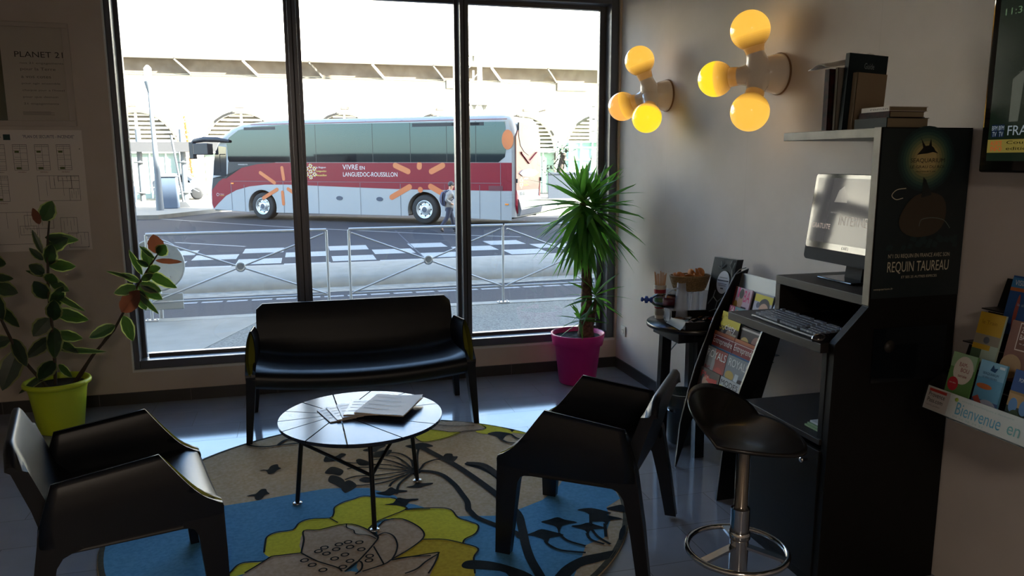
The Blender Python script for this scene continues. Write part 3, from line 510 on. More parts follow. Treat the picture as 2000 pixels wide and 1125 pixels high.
sheet('booklet', 'slim pale booklet at the far left of the fan of papers on the coffee table', (.105, 3.700), 16, .13, .21, TZ+.0015, .004, P1, group='papers fanned on the coffee table')
sheet('booklet', 'slim pale booklet second from the left in the fan on the coffee table', (.145, 3.705), 13, .13, .21, TZ+.0065, .004, P2, group='papers fanned on the coffee table')
sheet('booklet', 'slim pale booklet in the middle of the fan on the coffee table', (.19, 3.71), 5, .14, .21, TZ+.0115, .004, P1, group='papers fanned on the coffee table')
sheet('magazine', 'folded pale magazine lying between the booklets and the newspaper', (.245, 3.715), -14, .17, .23, TZ+.017, .005, P2, group='papers fanned on the coffee table')
sheet('newspaper', 'wide folded newspaper on top of the fan of papers on the coffee table', (.365, 3.70), -27, .25, .30, TZ+.0235, .006, P3, 'newspaper', curl=.012)

# ------------------------------------------------------------------ outside: our own building above and beside the shop, sized to shade the coach
HOT = M('hotel_render', '#b8ab98', .9)
b = MB(); b.box((-20, -14, ZC+.15), (46, YW+.27, 34), HOT); b.box((-20, -14, -.5), (XL-.2, YW+.27, ZC+.15), HOT); b.box((XW+.2, -14, -.5), (46, YW+.27, ZC+.15), HOT); struct(b.build('building_shell'))
GRAV = M('gravel_concrete', '#6c6c67', .9, noise_=('#454642', 55), bump=1.0, bscale=90)
CONC = M('pale_concrete', '#75736c', .85, noise_=('#6c6a63', 4)); ASPH = M('asphalt', '#34363c', .95, spec=.12, noise_=('#2c2e33', 30), bump=.6, bscale=120)
KERB = M('kerb_stone', '#72706a', .85, noise_=('#7d7b73', 8)); WLINE = M('road_paint', '#8c8e8c', .8, noise_=('#6c7073', 40)); WLINE2 = M('worn_road_paint', '#80848a', .85, noise_=('#5c6068', 25))
b = MB(); b.box((-14, YW+.27, -.5), (26, 9.12, -.1), GRAV); struct(b.build('pavement'))
b = MB(); b.prism([(-1.62, YW+.28), (-.45, 9.12), (-14, 9.12), (-14, YW+.28)], 'z', -.1, -.096, CONC); struct(b.build('pavement_apron'))
b = MB(); b.box((-14, 9.12, -.6), (26, 9.30, -.095), KERB); struct(b.build('kerb'))
b = MB()
b.add([(-60, 9.3, -.22), (60, 9.3, -.22), (60, 13, -.5), (-60, 13, -.5)], [(0, 1, 2, 3)], ASPH); b.add([(-60, 13, -.5), (60, 13, -.5), (60, 62, -.5), (-60, 62, -.5)], [(0, 1, 2, 3)], ASPH)
struct(b.build('road'))
b = MB() # raised separator with rounded top
pr = [(13.45, -.5), (13.5, -.42), (13.75, -.33), (14.2, -.28), (14.9, -.27), (15.25, -.30), (15.4, -.38), (15.42, -.5)]
n = 24; vs = []
for i in range(n+1):
    x = -12+28*i/n; off = .012*max(0, x-0)**2*.6
    vs += [(x, y+off, z) for y, z in pr]
k = len(pr); b.add(vs, [(i*k+j, (i+1)*k+j, (i+1)*k+j+1, i*k+j+1) for i in range(n) for j in range(k-1)], CONC, True)
GUT = M('gutter_concrete', '#77736a', .9, noise_=('#5f5c55', 6)); vs = []
for i in range(n+1):
    x = -12+28*i/n; off = .012*max(0, x)**2*.6; vs += [(x, 12.95+off, -.492), (x, 13.5+off, -.492)]
b.add(vs, [(2*i, 2*i+2, 2*i+3, 2*i+1) for i in range(n)], GUT)
struct(b.build('traffic_island'))
b = MB(); xs = [-3.45, -2.46, -1.46, -.47, .55, 1.55, 2.56, 3.52, 4.6, 5.6, 6.6]; ys = [(15.93, 16.9), (17.0, 17.92), (18.02, 18.95), (19.06, 20.05)]
for j, (a, c) in enumerate(ys):
    for i in range(len(xs)-1):
        if (i+j) % 2 == 1: s_ = .025*max(0, xs[i]-2); b.rect(xs[i], a+s_, xs[i+1]-.06, c+s_, -.4965, WLINE)
def seg(pts, wd, m, zz=-.4962): b.stroke(pts, wd, m, zz)
seg([(-5.23, 31.4), (-.24, 25.9), (.64, 25.1), (4.31, 22.0), (5.9, 20.9)], .10, WLINE); seg([(-3.4, 22.2), (-1.5, 20.6)], .10, WLINE); seg([(2.71, 24.0), (2.54, 16.3)], .03, M('tar_joint', '#3c4048', .9))
def zr(y): return -.22-(y-9.3)*.28/3.7
for i in range(26):
    x = -3+i*.36; b.add([(x, 12.1, zr(12.1)+.004), (x+.3, 12.12, zr(12.12)+.004), (x+.3, 12.3, zr(12.3)+.004), (x, 12.28, zr(12.28)+.004)], [(0, 1, 2, 3)], WLINE2)
struct(b.build('road_markings'))
# far pavement of the bus bay
b = MB(); b.prism([(-60, 30.2), (-5.3, 31.3), (-4.9, 32.0), (-3.0, 35.6), (-1.5, 33.6), (8, 28.5), (60, 28.5), (60, 62), (-60, 62)], 'z', -.6, -.34, M('far_pavement', '#6e6c67', .9, noise_=('#64625d', 3))); struct(b.build('far_pavement'))

# ------------------------------------------------------------------ pavement railing
STL = M('galvanised_steel', '#9da1a6', .38, .75)
def railing(x0, x1, label, posts):
    t = thing('railing', label, 'railing', (x0, 9.18, -.095), 'galvanised pavement railings'); y = 9.18
    for nm, z, r in (('handrail', .875, .018), ('bottom_rail', .115, .010)): b = MB(); b.tube([(x0, y, z), (x1, y, z)], r, STL, n=10); b.build(nm, t)
    for px in posts:
        b = MB(); b.tube([(px, y, -.09), (px, y, .87)], .015, STL, n=10); b.box((px-.07, y-.05, -.095), (px+.07, y+.05, -.083), STL)
        for q in (-.05, .05): b.lathe([(.011, 0), (.011, .014), (0, .014)], (px+q, y, -.083), STL, n=6)
        b.build('post', t)
    c = Vector(((x0+x1)/2, y, .478))
    for sx in (-1, 1):
        for sz in (-1, 1):
            b = MB(); e = Vector((c.x+sx*((x1-x0)/2-.03), y, .478+sz*.355)); b.tube([c+(e-c).normalized()*.045, e], .0105, STL, n=8); b.build('brace', t)
    b = MB(); b.ring(c, .045, .014, STL, n=28, axis=(0, 1, 0)); b.disc((c.x, y, c.z), .04, M('hub_cap', '#7d8286', .4, .7), axis=(0, -1, 0)); b.build('hub', t)
railing(-1.70, .235, 'galvanised railing panel with crossed braces in front of the left pane', [-1.70, .235])
railing(.49, 2.36, 'galvanised railing panel with crossed braces in front of the middle pane', [.49, 2.36])
railing(2.383, 4.28, 'galvanised railing panel with crossed braces half hidden behind the yucca', [4.28])
# round road sign seen from behind
SGN = M('sign_back', '#8b9092', .45, .3)
t = thing('road_sign', 'round road sign with a plate below seen from behind at the railing', 'road sign', (-1.60, 9.5, -.2))
b = MB(); b.lathe([(0, 0), (.30, 0), (.305, .01), (.295, .022), (.28, .01), (0, .01)], (-1.66, 9.44, .50), SGN, axis=(0, -1, 0), n=48); b.build('sign_disc', t)
b = MB(); b.box((-1.98, 9.43, -.02), (-1.40, 9.445, .17), SGN); b.build('sign_plate', t, bevel=.01)
b = MB(); b.tube([(-1.66, 9.50, -.25), (-1.66, 9.50, .82)], .026, STL, n=10); b.build('post', t)
for z in (.62, .36, .08): b = MB(); b.box((-1.80, 9.415, z-.012), (-1.52, 9.47, z+.012), STL); b.build('clamp_rail', t)

# ------------------------------------------------------------------ the coach
BA = Vector((-1.51, 29.9, -.5)); bd = Vector((.8156, -.5786, 0)); bn = Vector((.5786, .8156, 0))   # along the side, into the body
BW = 2.5
BT = Matrix(((bd.x, bn.x, 0, BA.x), (bd.y, bn.y, 0, BA.y), (0, 0, 1, BA.z), (0, 0, 0, 1)))     # local: s, depth, z
SF = BT @ Matrix(((1, 0, 0, 0), (0, 0, -1, 0), (0, 1, 0, 0), (0, 0, 0, 1)))                       # side plane: (s, z, outward)
RF = BT @ Matrix(((0, 0, 1, 10.0), (1, 0, 0, 0), (0, 1, 0, 0), (0, 0, 0, 1)))                      # rear plane: (depth, z, outward)
CR = M('coach_red', '#780c24', .4, spec=.25); CW = M('coach_white', '#94979c', .35, spec=.4); CG = M('coach_charcoal', '#2e3037', .4, spec=.25); CO = M('coach_orange', '#b55f2e', .3); CP = M('coach_pink', '#5e2e27', .35, spec=.3)
GLS = M('coach_glass', '#10161d', .03, spec=.55); GLF = M('coach_front_glass', '#2b3138', .05, spec=1); TYR = M('tyre', '#202226', .8); RIM = M('wheel_rim', '#c9ced3', .3, .6); GLS.node_tree.nodes['Principled BSDF'].inputs['Specular Tint'].default_value = (.45, .72, 1, 1); DK = M('underbody', '#121317', .9); SEAM = M('panel_gap', '#5c5f69', .6); CTX = M('coach_lettering', '#c4c6c8', .4); CYL = M('coach_gold', '#d8c35c', .4)
bus = thing('coach', 'long red and white touring coach parked across the road', 'coach', BA)
out = [(-2.36, .36), (-2.42, .9), (-2.32, 1.5), (-2.22, 1.95), (-2.08, 2.4), (-1.92, 2.78), (-1.62, 3.10), (-1.2, 3.34), (-.7, 3.48), (.2, 3.56), (1.3, 3.60), (9.5, 3.585), (9.75, 3.54), (9.88, 3.42), (9.95, 3.15), (10.0, 2.6), (10.0, .30)]
def shrink(P, d):
    Q = []
    for i, p in enumerate(P):
        a = Vector(P[max(i-1, 0)]); c = Vector(P[min(i+1, len(P)-1)]); t_ = (c-a).normalized(); n_ = Vector((t_.y, -t_.x)); Q.append((p[0]+n_.x*d, max(p[1]+n_.y*d, .28) if i not in (0, len(P)-1) else p[1]))
    return Q
b = MB(); b.T = BT; rows = []
for dd, ins in ((0, .15), (.02, .085), (.06, .035), (.13, 0), (BW-.13, 0), (BW-.06, .035), (BW-.02, .085), (BW, .15)): rows.append([(x, dd, z) for x, z in shrink(out, ins)])
n = len(out); vs = [p for r in rows for p in r]
b.add(vs, [(i*n+j, i*n+j+1, (i+1)*n+j+1, (i+1)*n+j) for i in range(len(rows)-1) for j in range(n-1)], CW, True)
def side_poly(depth):
    P = [(x, z) for x, z in shrink(out, .15)]
    def arch(c, r=.63): return [(c+r*math.cos(a), max(.47+r*math.sin(a), .24)) for a in [math.radians(-18+216*k/16) for k in range(17)]]
    low = [(9.85, .20)]+arch(6.68)+arch(0.03)+[(-2.2, .34)]
    pts = P[:-1]+low; return [(x, depth, z) for x, z in pts]
sp = side_poly(0); b.add(sp, [list(range(len(sp)))[::-1]], CW); sp2 = side_poly(BW); b.add(sp2, [list(range(len(sp2)))], CW)
b.box((-2.2, .06, .30), (-.72, BW-.06, .5), DK); b.box((.75, .06, .27), (5.95, BW-.06, .5), DK); b.box((7.4, .06, .25), (9.9, BW-.06, .5), DK); b.box((-2.1, .62, .4), (9.8, BW-.6, 1.2), DK)
for c in (.03, 6.68): b.T = BT; b.prism([(c-.75, .5), (c+.75, .5), (c+.75, 1.2), (c-.75, 1.2)], 'y', .4, .62, DK)
b.build('body', bus)
def sideplate(name, pts, m, z=.004, th=None, lab=None):
    b = MB(); b.T = SF; b.prism(pts, 'z', 0.0, z, m); o = b.build(name, bus)
    if lab: o['label'] = lab
    return o
# red band with the sweep to the front bottom corner
red = [(9.86, 1.16), (6.9, 1.17), (5.7, 1.18), (1.15, 1.30), (.2, 1.29), (-.5, 1.22), (-1.1, 1.08), (-1.6, .86), (-2.0, .55), (-2.20, .37), (-2.27, .55), (-2.25, 1.05), (-1.9, 1.38), (-1.4, 1.68), (-.8, 1.90), (-.1, 2.03), (.7, 2.085), (9.86, 2.065)]
sideplate('red_band', red, CR, .004, lab='crimson band sweeping down to the front corner')
sideplate('charcoal_flash', [(-2.25, 1.05), (-1.9, 1.38), (-1.4, 1.68), (-.8, 1.90), (-.1, 2.03), (.7, 2.085), (.7, 2.12), (-1.40, 2.12), (-1.47, 1.60), (-1.55, 1.50), (-2.15, 1.52)], CG, .005)
def wins(name, pts, m=GLS): return sideplate(name, pts, m, .008)
wins('window_band', [(-1.36, 2.12), (.7, 2.10), (9.40, 2.08), (9.62, 2.25), (9.68, 2.6), (9.63, 3.37), (1.2, 3.43), (-.2, 3.38), (-.85, 3.26), (-1.3, 3.0), (-1.42, 2.8), (-1.40, 2.2)])
wins('driver_window', [(-2.12, 1.62), (-1.52, 1.60), (-1.45, 2.66), (-1.80, 2.70), (-1.95, 2.5), (-2.06, 2.1)], GLF)
b = MB(); b.T = SF
for x in (1.35, 2.45, 4.75, 6.2, 7.55, 8.6): b = MB(); b.T = SF; b.rect(x, 2.10, x+.02, 3.40, .009, M('window_joint', '#05070a', .4)); b.build('window_joint', bus)
b = MB(); b.T = SF; b.rect(-.6, 3.26, .78, 3.36, .0092, CG); b.build('vent_panel', bus); b = MB(); b.T = SF; b.rect(6.3, 3.26, 8.9, 3.37, .0092, CG); b.rect(7.75, 3.28, 8.75, 3.35, .0095, DK); b.build('vent_panel', bus)
b = MB(); b.T = SF; b.rect(-1.78, 1.75, -1.75, 2.40, .0092, DK); b.rect(-1.78, 2.38, -1.50, 2.41, .0092, DK)
b.build('driver_window_trim', bus)
b = MB(); b.T = SF; b.rect(-.3, 3.445, 9.7, 3.465, .003, CR)
for x in (1.4, 2.9, 4.5, 5.9, 7.3): b.rect(x, 3.45, x+.012, 3.50, .0032, SEAM)
b.build('roof_stripe', bus)
b = MB(); b.T = SF
for x0, z0, x1, z1 in ((-1.35, .35, -1.33, 1.35), (-.75, .3, -.73, 1.28), (.98, .27, 1.0, 1.4), (2.47, .25, 2.485, 1.40), (4.2, .24, 4.215, 1.38), (5.78, .23, 5.80, 1.36), (7.45, .6, 7.46, 1.36), (8.72, .22, 8.735, 1.34), (9.46, .22, 9.475, 2.06)): b.rect(x0, z0, x1, z1, .0062, SEAM)
b.rect(-1.35, 1.40, 9.5, 1.413, .0062, SEAM); b.build('panel_seams', bus)
for x, z in ((1.55, .82), (3.35, .84), (4.97, .83)):
    b = MB(); b.T = SF; b.prism([(x+.13*math.cos(a)*1.0, z+.075*math.sin(a)) for a in [2*PI*k/16 for k in range(16)]], 'z', .0, .014, M('hatch_handle', '#2d3850', .4)); b.build('hatch_lock', bus)
b = MB(); b.T = SF; b.box((9.05, 1.16, 0), (9.55, 1.32, .012), M('vent_dark', '#5a1c2c', .5)); b.build('engine_vent', bus)
for x, z in ((-1.33, 1.30), (9.62, .70)): b = MB(); b.T = SF; b.box((x, z, 0), (x+.13, z+.05, .02), M('marker_orange', '#e88a30', .3)); b.build('side_marker', bus, bevel=.008)
# orange rays
def ray_(b, x0, z0, x1, z1, wd=.17):
    d = Vector((x1-x0, z1-z0)); L = d.length; d.normalize(); nn = Vector((-d.y, d.x)); P = []
    for k in range(9): a = PI/2+PI*k/8; P.append((x0+(d.x*math.cos(a)+nn.x*math.sin(a))*wd/2, z0+(d.y*math.cos(a)+nn.y*math.sin(a))*wd/2))
    for k in range(9): a = -PI/2+PI*k/8; P.append((x1+(d.x*math.cos(a)+nn.x*math.sin(a))*wd/2, z1+(d.y*math.cos(a)+nn.y*math.sin(a))*wd/2))
    b.prism(P, 'z', .004, .0068, CO)
b = MB(); b.T = SF
for q in ((.98, 1.90, 1.03, 1.50), (.02, 1.72, .62, 1.36), (1.85, 1.72, 1.42, 1.42), (.72, 1.12, .10, .80), (.95, 1.02, .97, .60), (1.2, 1.14, 1.75, .82)): ray_(b, *q, .13)
b.build('sunburst_decal', bus); b = MB(); b.T = SF
for q in ((6.10, 1.78, 5.62, 1.98), (6.98, 1.78, 7.40, 1.98), (6.54, 2.0, 6.53, 1.93), (5.45, .90, 6.14, 1.26), (6.94, 1.28, 7.40, 1.04), (6.55, 1.17, 6.55, 1.16)): ray_(b, *q, .19)
b.build('sunburst_decal', bus)
b = MB(); b.T = SF
b.text('VIVRE', 3.53, 1.84, .62, .17, CTX, z=.0068); b.text('EN', 4.22, 1.84, .20, .12, CTX, z=.0068); b.text('LANGUEDOC-ROUSSILLON', 3.54, 1.60, 2.15, .15, CTX, z=.0068)
b.build('slogan_lettering', bus); b = MB(); b.T = SF; b.text('la Région', 2.44, 1.87, .40, .075, CTX, z=.0068); b.text('Languedoc', 2.44, 1.74, .42, .075, CYL, z=.0068); b.text('Roussillon', 2.44, 1.61, .42, .065, CYL, z=.0068); b.build('region_lettering', bus); b = MB(); b.T = SF; b.text('MAGELYS', -.95, 2.0, .42, .04, CTX, z=.0072)
def emblem(b, x, z, r, z_=.0068):
    for j, (dx, dz) in enumerate(((0, 0), (0, r*.85), (0, -r*.85), (r*.7, r*.42), (-r*.7, r*.42), (r*.7, -r*.42), (-r*.7, -r*.42))):
        for k in range(8):
            a = 2*PI*k/8+.2; c, s_ = math.cos(a), math.sin(a); q = r*.12; e = r*.38; w_ = r*.05
            b.add([(x+dx+c*q-s_*w_, z+dz+s_*q+c*w_, z_), (x+dx+c*e-s_*w_, z+dz+s_*e+c*w_, z_), (x+dx+c*e+s_*w_, z+dz+s_*e-c*w_, z_), (x+dx+c*q+s_*w_, z+dz+s_*q-c*w_, z_)], [(0, 1, 2, 3)], CTX if (j+k) % 2 else CYL)
b.build('model_lettering', bus); b = MB(); b.T = SF; emblem(b, 2.2, 1.77, .23); b.build('region_emblem', bus); b = MB(); b.T = SF
b.ring((-1.98, .90, .006), .05, .008, CTX, n=16, k=4); b.text('la Région', -1.9, .9, .22, .035, CTX, z=.0068); b.text('Languedoc', -1.9, .85, .22, .035, CYL, z=.0068)
b.build('front_corner_lettering', bus)
# wheels
for c in (.03, 6.68):
    b = MB(); b.T = BT; b.lathe([(.30, -.02), (.44, -.03), (.485, 0), (.50, .05), (.50, .27), (.485, .32), (.3, .32)], (c, .05, .50), TYR, axis=(0, 1, 0), n=48); w_ = b.build('tyre', bus)
    b = MB(); b.T = BT; b.lathe([(.31, -.03), (.30, -.045), (.285, -.03), (.27, .03), (.17, .035), (.15, -.03), (.12, -.045), (.0, -.045)], (c, .05, .50), RIM, axis=(0, 1, 0), n=40)
    b.lathe([(.095, -.047), (.0, -.05)], (c, .05, .50), M('hub_dark', '#3b4456', .4), axis=(0, 1, 0), n=24)
    for k in range(8): a = 2*PI*k/8; b.lathe([(.026, .029), (.0, .028)], (c+.222*math.cos(a), .05, .50+.222*math.sin(a)), DK, axis=(0, 1, 0), n=10)
    b.build('wheel_rim', w_)
    b = MB(); b.T = SF
    for k in range(16):
        a0, a1 = [math.radians(-14+208*(k+q)/16) for q in (0, 1)]
        b.add([(c+.63*math.cos(a0), .47+.63*math.sin(a0), .0), (c+.70*math.cos(a0), .47+.70*math.sin(a0), .004), (c+.70*math.cos(a1), .47+.70*math.sin(a1), .004), (c+.63*math.cos(a1), .47+.63*math.sin(a1), .0), (c+.63*math.cos(a0), .47+.63*math.sin(a0), -.3), (c+.63*math.cos(a1), .47+.63*math.sin(a1), -.3)], [(0, 1, 2, 3), (0, 3, 5, 4)], CW)
    b.build('wheel_arch', bus)
# mirror
b = MB(); b.T = BT; b.tube([(-1.25, -.05, 2.86), (-1.7, -.12, 2.93), (-2.3, -.16, 2.95), (-2.75, -.16, 2.90), (-2.9, -.16, 2.8)], [.05, .10, .10, .09, .07], CG, n=10)
m_ = b.build('mirror_arm', bus); b = MB(); b.T = BT; b.box((-2.98, -.26, 2.22), (-2.76, -.06, 2.86), CG); b.box((-2.75, -.3, 2.38), (-2.05, .0, 2.80), CG); b.build('mirror_housing', m_, bevel=.03)
# rear face
def rearplate(name, pts, m, z=.006, lab=None):
    b = MB(); b.T = RF; b.prism(pts, 'z', -.03, z, m); o = b.build(name, bus)
    if lab: o['label'] = lab
rearplate('rear_red_panel', [(.02, 1.18), (2.48, 1.14), (2.48, 2.9), (2.3, 3.1), (.2, 3.1), (.02, 2.9)], CP, lab='salmon pink panel of the rear face')
rearplate('rear_red_panel', [(.02, 1.18), (.16, 1.0), (.24, .55), (.30, .42), (.12, .42), (.02, .7)], CR, .02, lab='crimson edge of the rear face')
rearplate('rear_red_panel', [(2.48, 1.5), (2.34, 1.0), (2.30, .6), (2.38, .5), (2.48, .7)], CR, .02, lab='crimson edge of the rear face')
rearplate('rear_window', [(.40, 2.62), (.75, 2.42), (1.25, 2.30), (1.75, 2.42), (2.12, 2.62), (2.30, 2.95), (2.26, 3.35), (.26, 3.35), (.24, 2.95)], M('rear_glass', '#1d2a38', .3, spec=.2), .02)
rearplate('rear_spoiler', [(.45, 2.42), (1.25, 2.12), (2.05, 2.42), (2.02, 2.36), (1.25, 2.02), (.48, 2.36)], CR, .05)
rearplate('rear_badge', [(.28, 1.70+.02), (.6, 1.82), (1.2, 1.86), (1.8, 1.82), (2.2, 1.72), (1.8, 1.62), (1.2, 1.60), (.6, 1.62)], RIM, .04)
b = MB(); b.T = BT; P = [(9.9, .30), (10.08, .34), (10.14, .55), (10.06, .86), (9.98, .96), (9.9, .96)]; b.prism(P, 'y', .14, BW-.14, M('coach_bumper', '#6c6f76', .4, spec=.3)); b.build('rear_bumper', bus, bevel=.03)
b = MB(); b.T = RF; b.text('Ginhoux', .65, 3.0, 1.1, .24, CTX, z=.022); b.text('90 100', .35, 1.0, .5, .12, INKG, z=.012); b.text('la Région', .75, 1.50, .45, .07, CTX, z=.008); b.text('Languedoc', .75, 1.40, .45, .07, CYL, z=.008); b.text('Roussillon', .75, 1.30, .45, .07, CYL, z=.008); emblem(b, .5, 1.42, .17, .008); b.build('rear_lettering', bus)
for d_ in (.0, 2.45):
    b = MB(); b.T = RF; b.box((d_, 1.42, 0), (d_+.07, 1.55, .04), DK); b.build('rear_light', bus)
b = MB(); b.T = SF; b.prism([(9.72+.20*math.cos(2*PI*k/32), 2.80+.42*math.sin(2*PI*k/32)*.75) for k in range(32)], 'z', 0, .012, CO); b.build('orange_disc', bus)

# ------------------------------------------------------------------ walker in front of the coach
def skinned(name, verts, edges, radii, mat, parent, sub=2, root=0):
    me = bpy.data.meshes.new(name); me.from_pydata(verts, edges, []); me.materials.append(mat); o = bpy.data.objects.new(name, me); COL.objects.link(o); o.parent = parent
    sm = o.modifiers.new('skin', 'SKIN'); sm.use_smooth_shade = True
    for i, sv in enumerate(me.skin_vertices[0].data if me.skin_vertices else []): pass
    if not me.skin_vertices: 
        bm = bmesh.new(); bm.from_mesh(me); bm.verts.layers.skin.verify(); bm.to_mesh(me); bm.free()
    for i, sv in enumerate(me.skin_vertices[0].data):
        r = radii[i]; sv.radius = (r, r) if not isinstance(r, tuple) else r; sv.use_root = i == root
    o.modifiers.new('sub', 'SUBSURF').levels = sub; o.modifiers['sub'].render_levels = sub
    return o
SKN = M('skin', '#b98c74', .5); JKT = M('grey_jacket', '#8c8a88', .8, noise_=('#77767a', 15)); TRS = M('dark_trousers', '#252c40', .8); HAIR = M('dark_hair', '#3b3a3c', .7); BAG = M('backpack_navy', '#2c3350', .7)
per = thing('person', 'person in a grey jacket and dark trousers walking past the coach with a navy backpack', 'person', (4.22, 22.9, -.5), rz=math.radians(-2))
# local: x = walking direction, z up; height 1.52
V = [(0, 0, .80), (.0, 0, .95), (.01, 0, 1.10), (.03, 0, 1.22), (.05, 0, 1.29), (.07, 0, 1.36), (.09, 0, 1.43),
     (.01, .08, .76), (.10, .08, .44), (.17, .08, .10), (.30, .08, .05), (-.01, -.08, .76), (-.07, -.08, .46), (-.28, -.08, .18), (-.22, -.08, .08),
     (.0, .15, 1.17), (-.10, .18, .98), (.05, .17, .84), (.0, -.15, 1.17), (-.12, -.18, .98), (.06, -.16, .86), (.12, -.14, .84)]
E_ = [(0, 1), (1, 2), (2, 3), (3, 4), (4, 5), (5, 6), (0, 7), (7, 8), (8, 9), (9, 10), (0, 11), (11, 12), (12, 13), (13, 14), (3, 15), (15, 16), (16, 17), (3, 18), (18, 19), (19, 20), (20, 21)]
R_ = [.08, .08, .09, .07, .048, .082, .072, .06, .045, .032, .03, .06, .045, .032, .03, .045, .036, .028, .045, .036, .028, .024]
skinned('body', V, E_, R_, SKN, per)
skinned('jacket', [(0, 0, .68), (0, 0, .84), (.0, 0, 1.05), (.02, 0, 1.17), (.055, 0, 1.29), (.0, .16, 1.17), (-.11, .20, .98), (.04, .18, .86), (.0, -.16, 1.17), (-.13, -.20, .98), (.05, -.18, .88)],
        [(0, 1), (1, 2), (2, 3), (3, 4), (3, 5), (5, 6), (6, 7), (3, 8), (8, 9), (9, 10)], [(.17, .17), (.165, .17), (.155, .16), (.13, .13), .08, .075, .065, .05, .075, .065, .05], JKT, per)
skinned('trousers', [(0, 0, .82), (.01, .08, .72), (.10, .08, .44), (.17, .08, .05), (-.01, -.08, .72), (-.07, -.08, .46), (-.30, -.08, .13)], [(0, 1), (1, 2), (2, 3), (0, 4), (4, 5), (5, 6)], [(.125, .13), .095, .07, .055, .095, .07, .055], TRS, per)
skinned('shoe', [(.14, .08, .05), (.24, .08, .04), (.32, .08, .035)], [(0, 1), (1, 2)], [.05, .045, .035], HAIR, per, 1)
skinned('shoe', [(-.30, -.08, .14), (-.24, -.08, .07), (-.18, -.08, .035)], [(0, 1), (1, 2)], [.05, .045, .035], HAIR, per, 1)
b = MB(); b.sphere((.065, 0, 1.445), .095, HAIR, n=14, sc=(1, .92, .95)); b.build('hair', per)
b = MB(); b.sphere((.155, 0, 1.385), .018, SKN, n=8); b.build('nose', per)
for sy in (-.078, .078): b = MB(); b.sphere((.075, sy, 1.395), .02, SKN, n=8, sc=(.8, .5, 1.2)); b.build('ear', per)
for sy in (-.03, .03): b = MB(); b.sphere((.142, sy, 1.415), .009, HAIR, n=8); b.build('eye', per)
b = MB(); b.box((.142, -.02, 1.345), (.152, .02, 1.350), M('lips', '#7a4038', .5)); b.build('mouth', per)
bp = thing('backpack', 'navy backpack worn by the person walking past the coach', 'backpack', (4.22, 22.9, -.5), rz=math.radians(-2))
b = MB(); b.grid(lambda u, v: (-.19-.10*math.sin(PI*v)**.6*(.5+.5*math.sin(PI*u)), -.15+.30*u, .80+.42*v), 10, 10, BAG); b.box((-.20, -.15, .80), (-.13, .15, 1.22), BAG); b.build('bag', bp, bevel=.02)
b = MB()
for sy in (-.12, .12): b.tube([(-.15, sy, 1.20), (-.02, sy, 1.27), (.10, sy, 1.18), (.13, sy, 1.03), (-.02, sy*1.3, .90)], .016, BAG, n=6)
b.build('strap', bp)

# ------------------------------------------------------------------ station hall across the road
YF = 45.0
STW = M('station_render', '#e6e0d2', .9); SHD = M('station_grey', '#55514a', .85); LOU = M('louvre_white', '#e8e6e0', .6); LOD = M('arch_dark', '#5b584f', .8); FRZ = M('shaded_frieze', '#6e655a', .9, noise_=('#5c5348', 2)); CANW = M('canopy_edge', '#efeae0', .8)
st = thing('station_hall', 'long pale station hall with louvred arches behind the coach', 'building', (0, YF, -.34))
acx = [-13.6, -8.36, -3.08, 2.42, 7.75, 12.9, 17.6, 22.5]
b = MB(); b.T = frame((0, YF, 0), (1, 0, 0), (0, 0, 1))
AW, AB, AR = 2.02, -.34, 2.15   # arch half width, base, springing
pts = [(-40, -.34)]
for c in acx:
    pts += [(c-AW, -.34), (c-AW, AR)]+[(c+AW*math.cos(a), AR+AW*1.03*math.sin(a)) for a in [PI-PI*k/18 for k in range(1, 18)]]+[(c+AW, AR), (c+AW, -.34)]
pts += [(50, -.34), (50, 12.5), (-40, 12.5)]
b.poly(pts, STW, 0); b.build('facade', st)
b = MB(); b.box((-40, YF+.5, -.34), (50, YF+.6, 12.4), LOD); b.box((-40, YF, 12.4), (50, YF+14, 12.6), STW); b.build('hall_wall', st)
for c in acx:
    b = MB(); b.T = frame((0, YF, 0), (1, 0, 0), (0, 0, 1))
    for k in range(20):
        a0, a1 = PI*k/20, PI*(k+1)/20
        b.add([(c+(AW+q)*math.cos(a), AR+(AW*1.03+q)*math.sin(a), z) for a, q, z in ((a0, -.04, .05), (a0, .10, .05), (a1, .10, .05), (a1, -.04, .05))], [(3, 2, 1, 0)], SHD)
        b.add([(c+(AW-.04)*math.cos(a), AR+(AW*1.03-.04)*math.sin(a), z) for a, z in ((a0, .05), (a0, -.4), (a1, -.4), (a1, .05))], [(0, 1, 2, 3)], STW)
    o = b.build('arch_surround', st)
    b = MB()
    for k in range(9):
        z = AR+.06+k*.225; hw = AW*math.sqrt(max(0, 1-((z-AR+.1)/(AW*1.03))**2))-.04
        if hw > .3: b.add([(c-hw, YF+.28, z+.13), (c+hw, YF+.28, z+.13), (c+hw, YF+.12, z), (c-hw, YF+.12, z)], [(0, 1, 2, 3)], LOU)
    b.box((c-.06, YF+.10, AR), (c+.06, YF+.2, AR+AW), LOU); b.box((c-AW, YF+.1, AR-.08), (c+AW, YF+.2, AR+.04), LOU)
    b.build('louvres', o)
    b = MB(); b.box((c-AW, YF+.30, -.34), (c+AW, YF+.36, AR), M('hall_glazing', '#9fb0a6', .15, spec=.8))
    for q in (-1.3, -.5, .5, 1.3): b.box((c+q-.04, YF+.26, -.34), (c+q+.04, YF+.30, AR), LOU)
    b.build('arch_glazing', o)
    b = MB(); b.bar((c-.02, YF, 4.62), (c-.02, YF-.5, 4.52), .06, .06, SHD); b.box((c-.22, YF-.75, 4.42), (c+.22, YF-.35, 4.58), SHD); b.build('floodlight', st, bevel=.02)
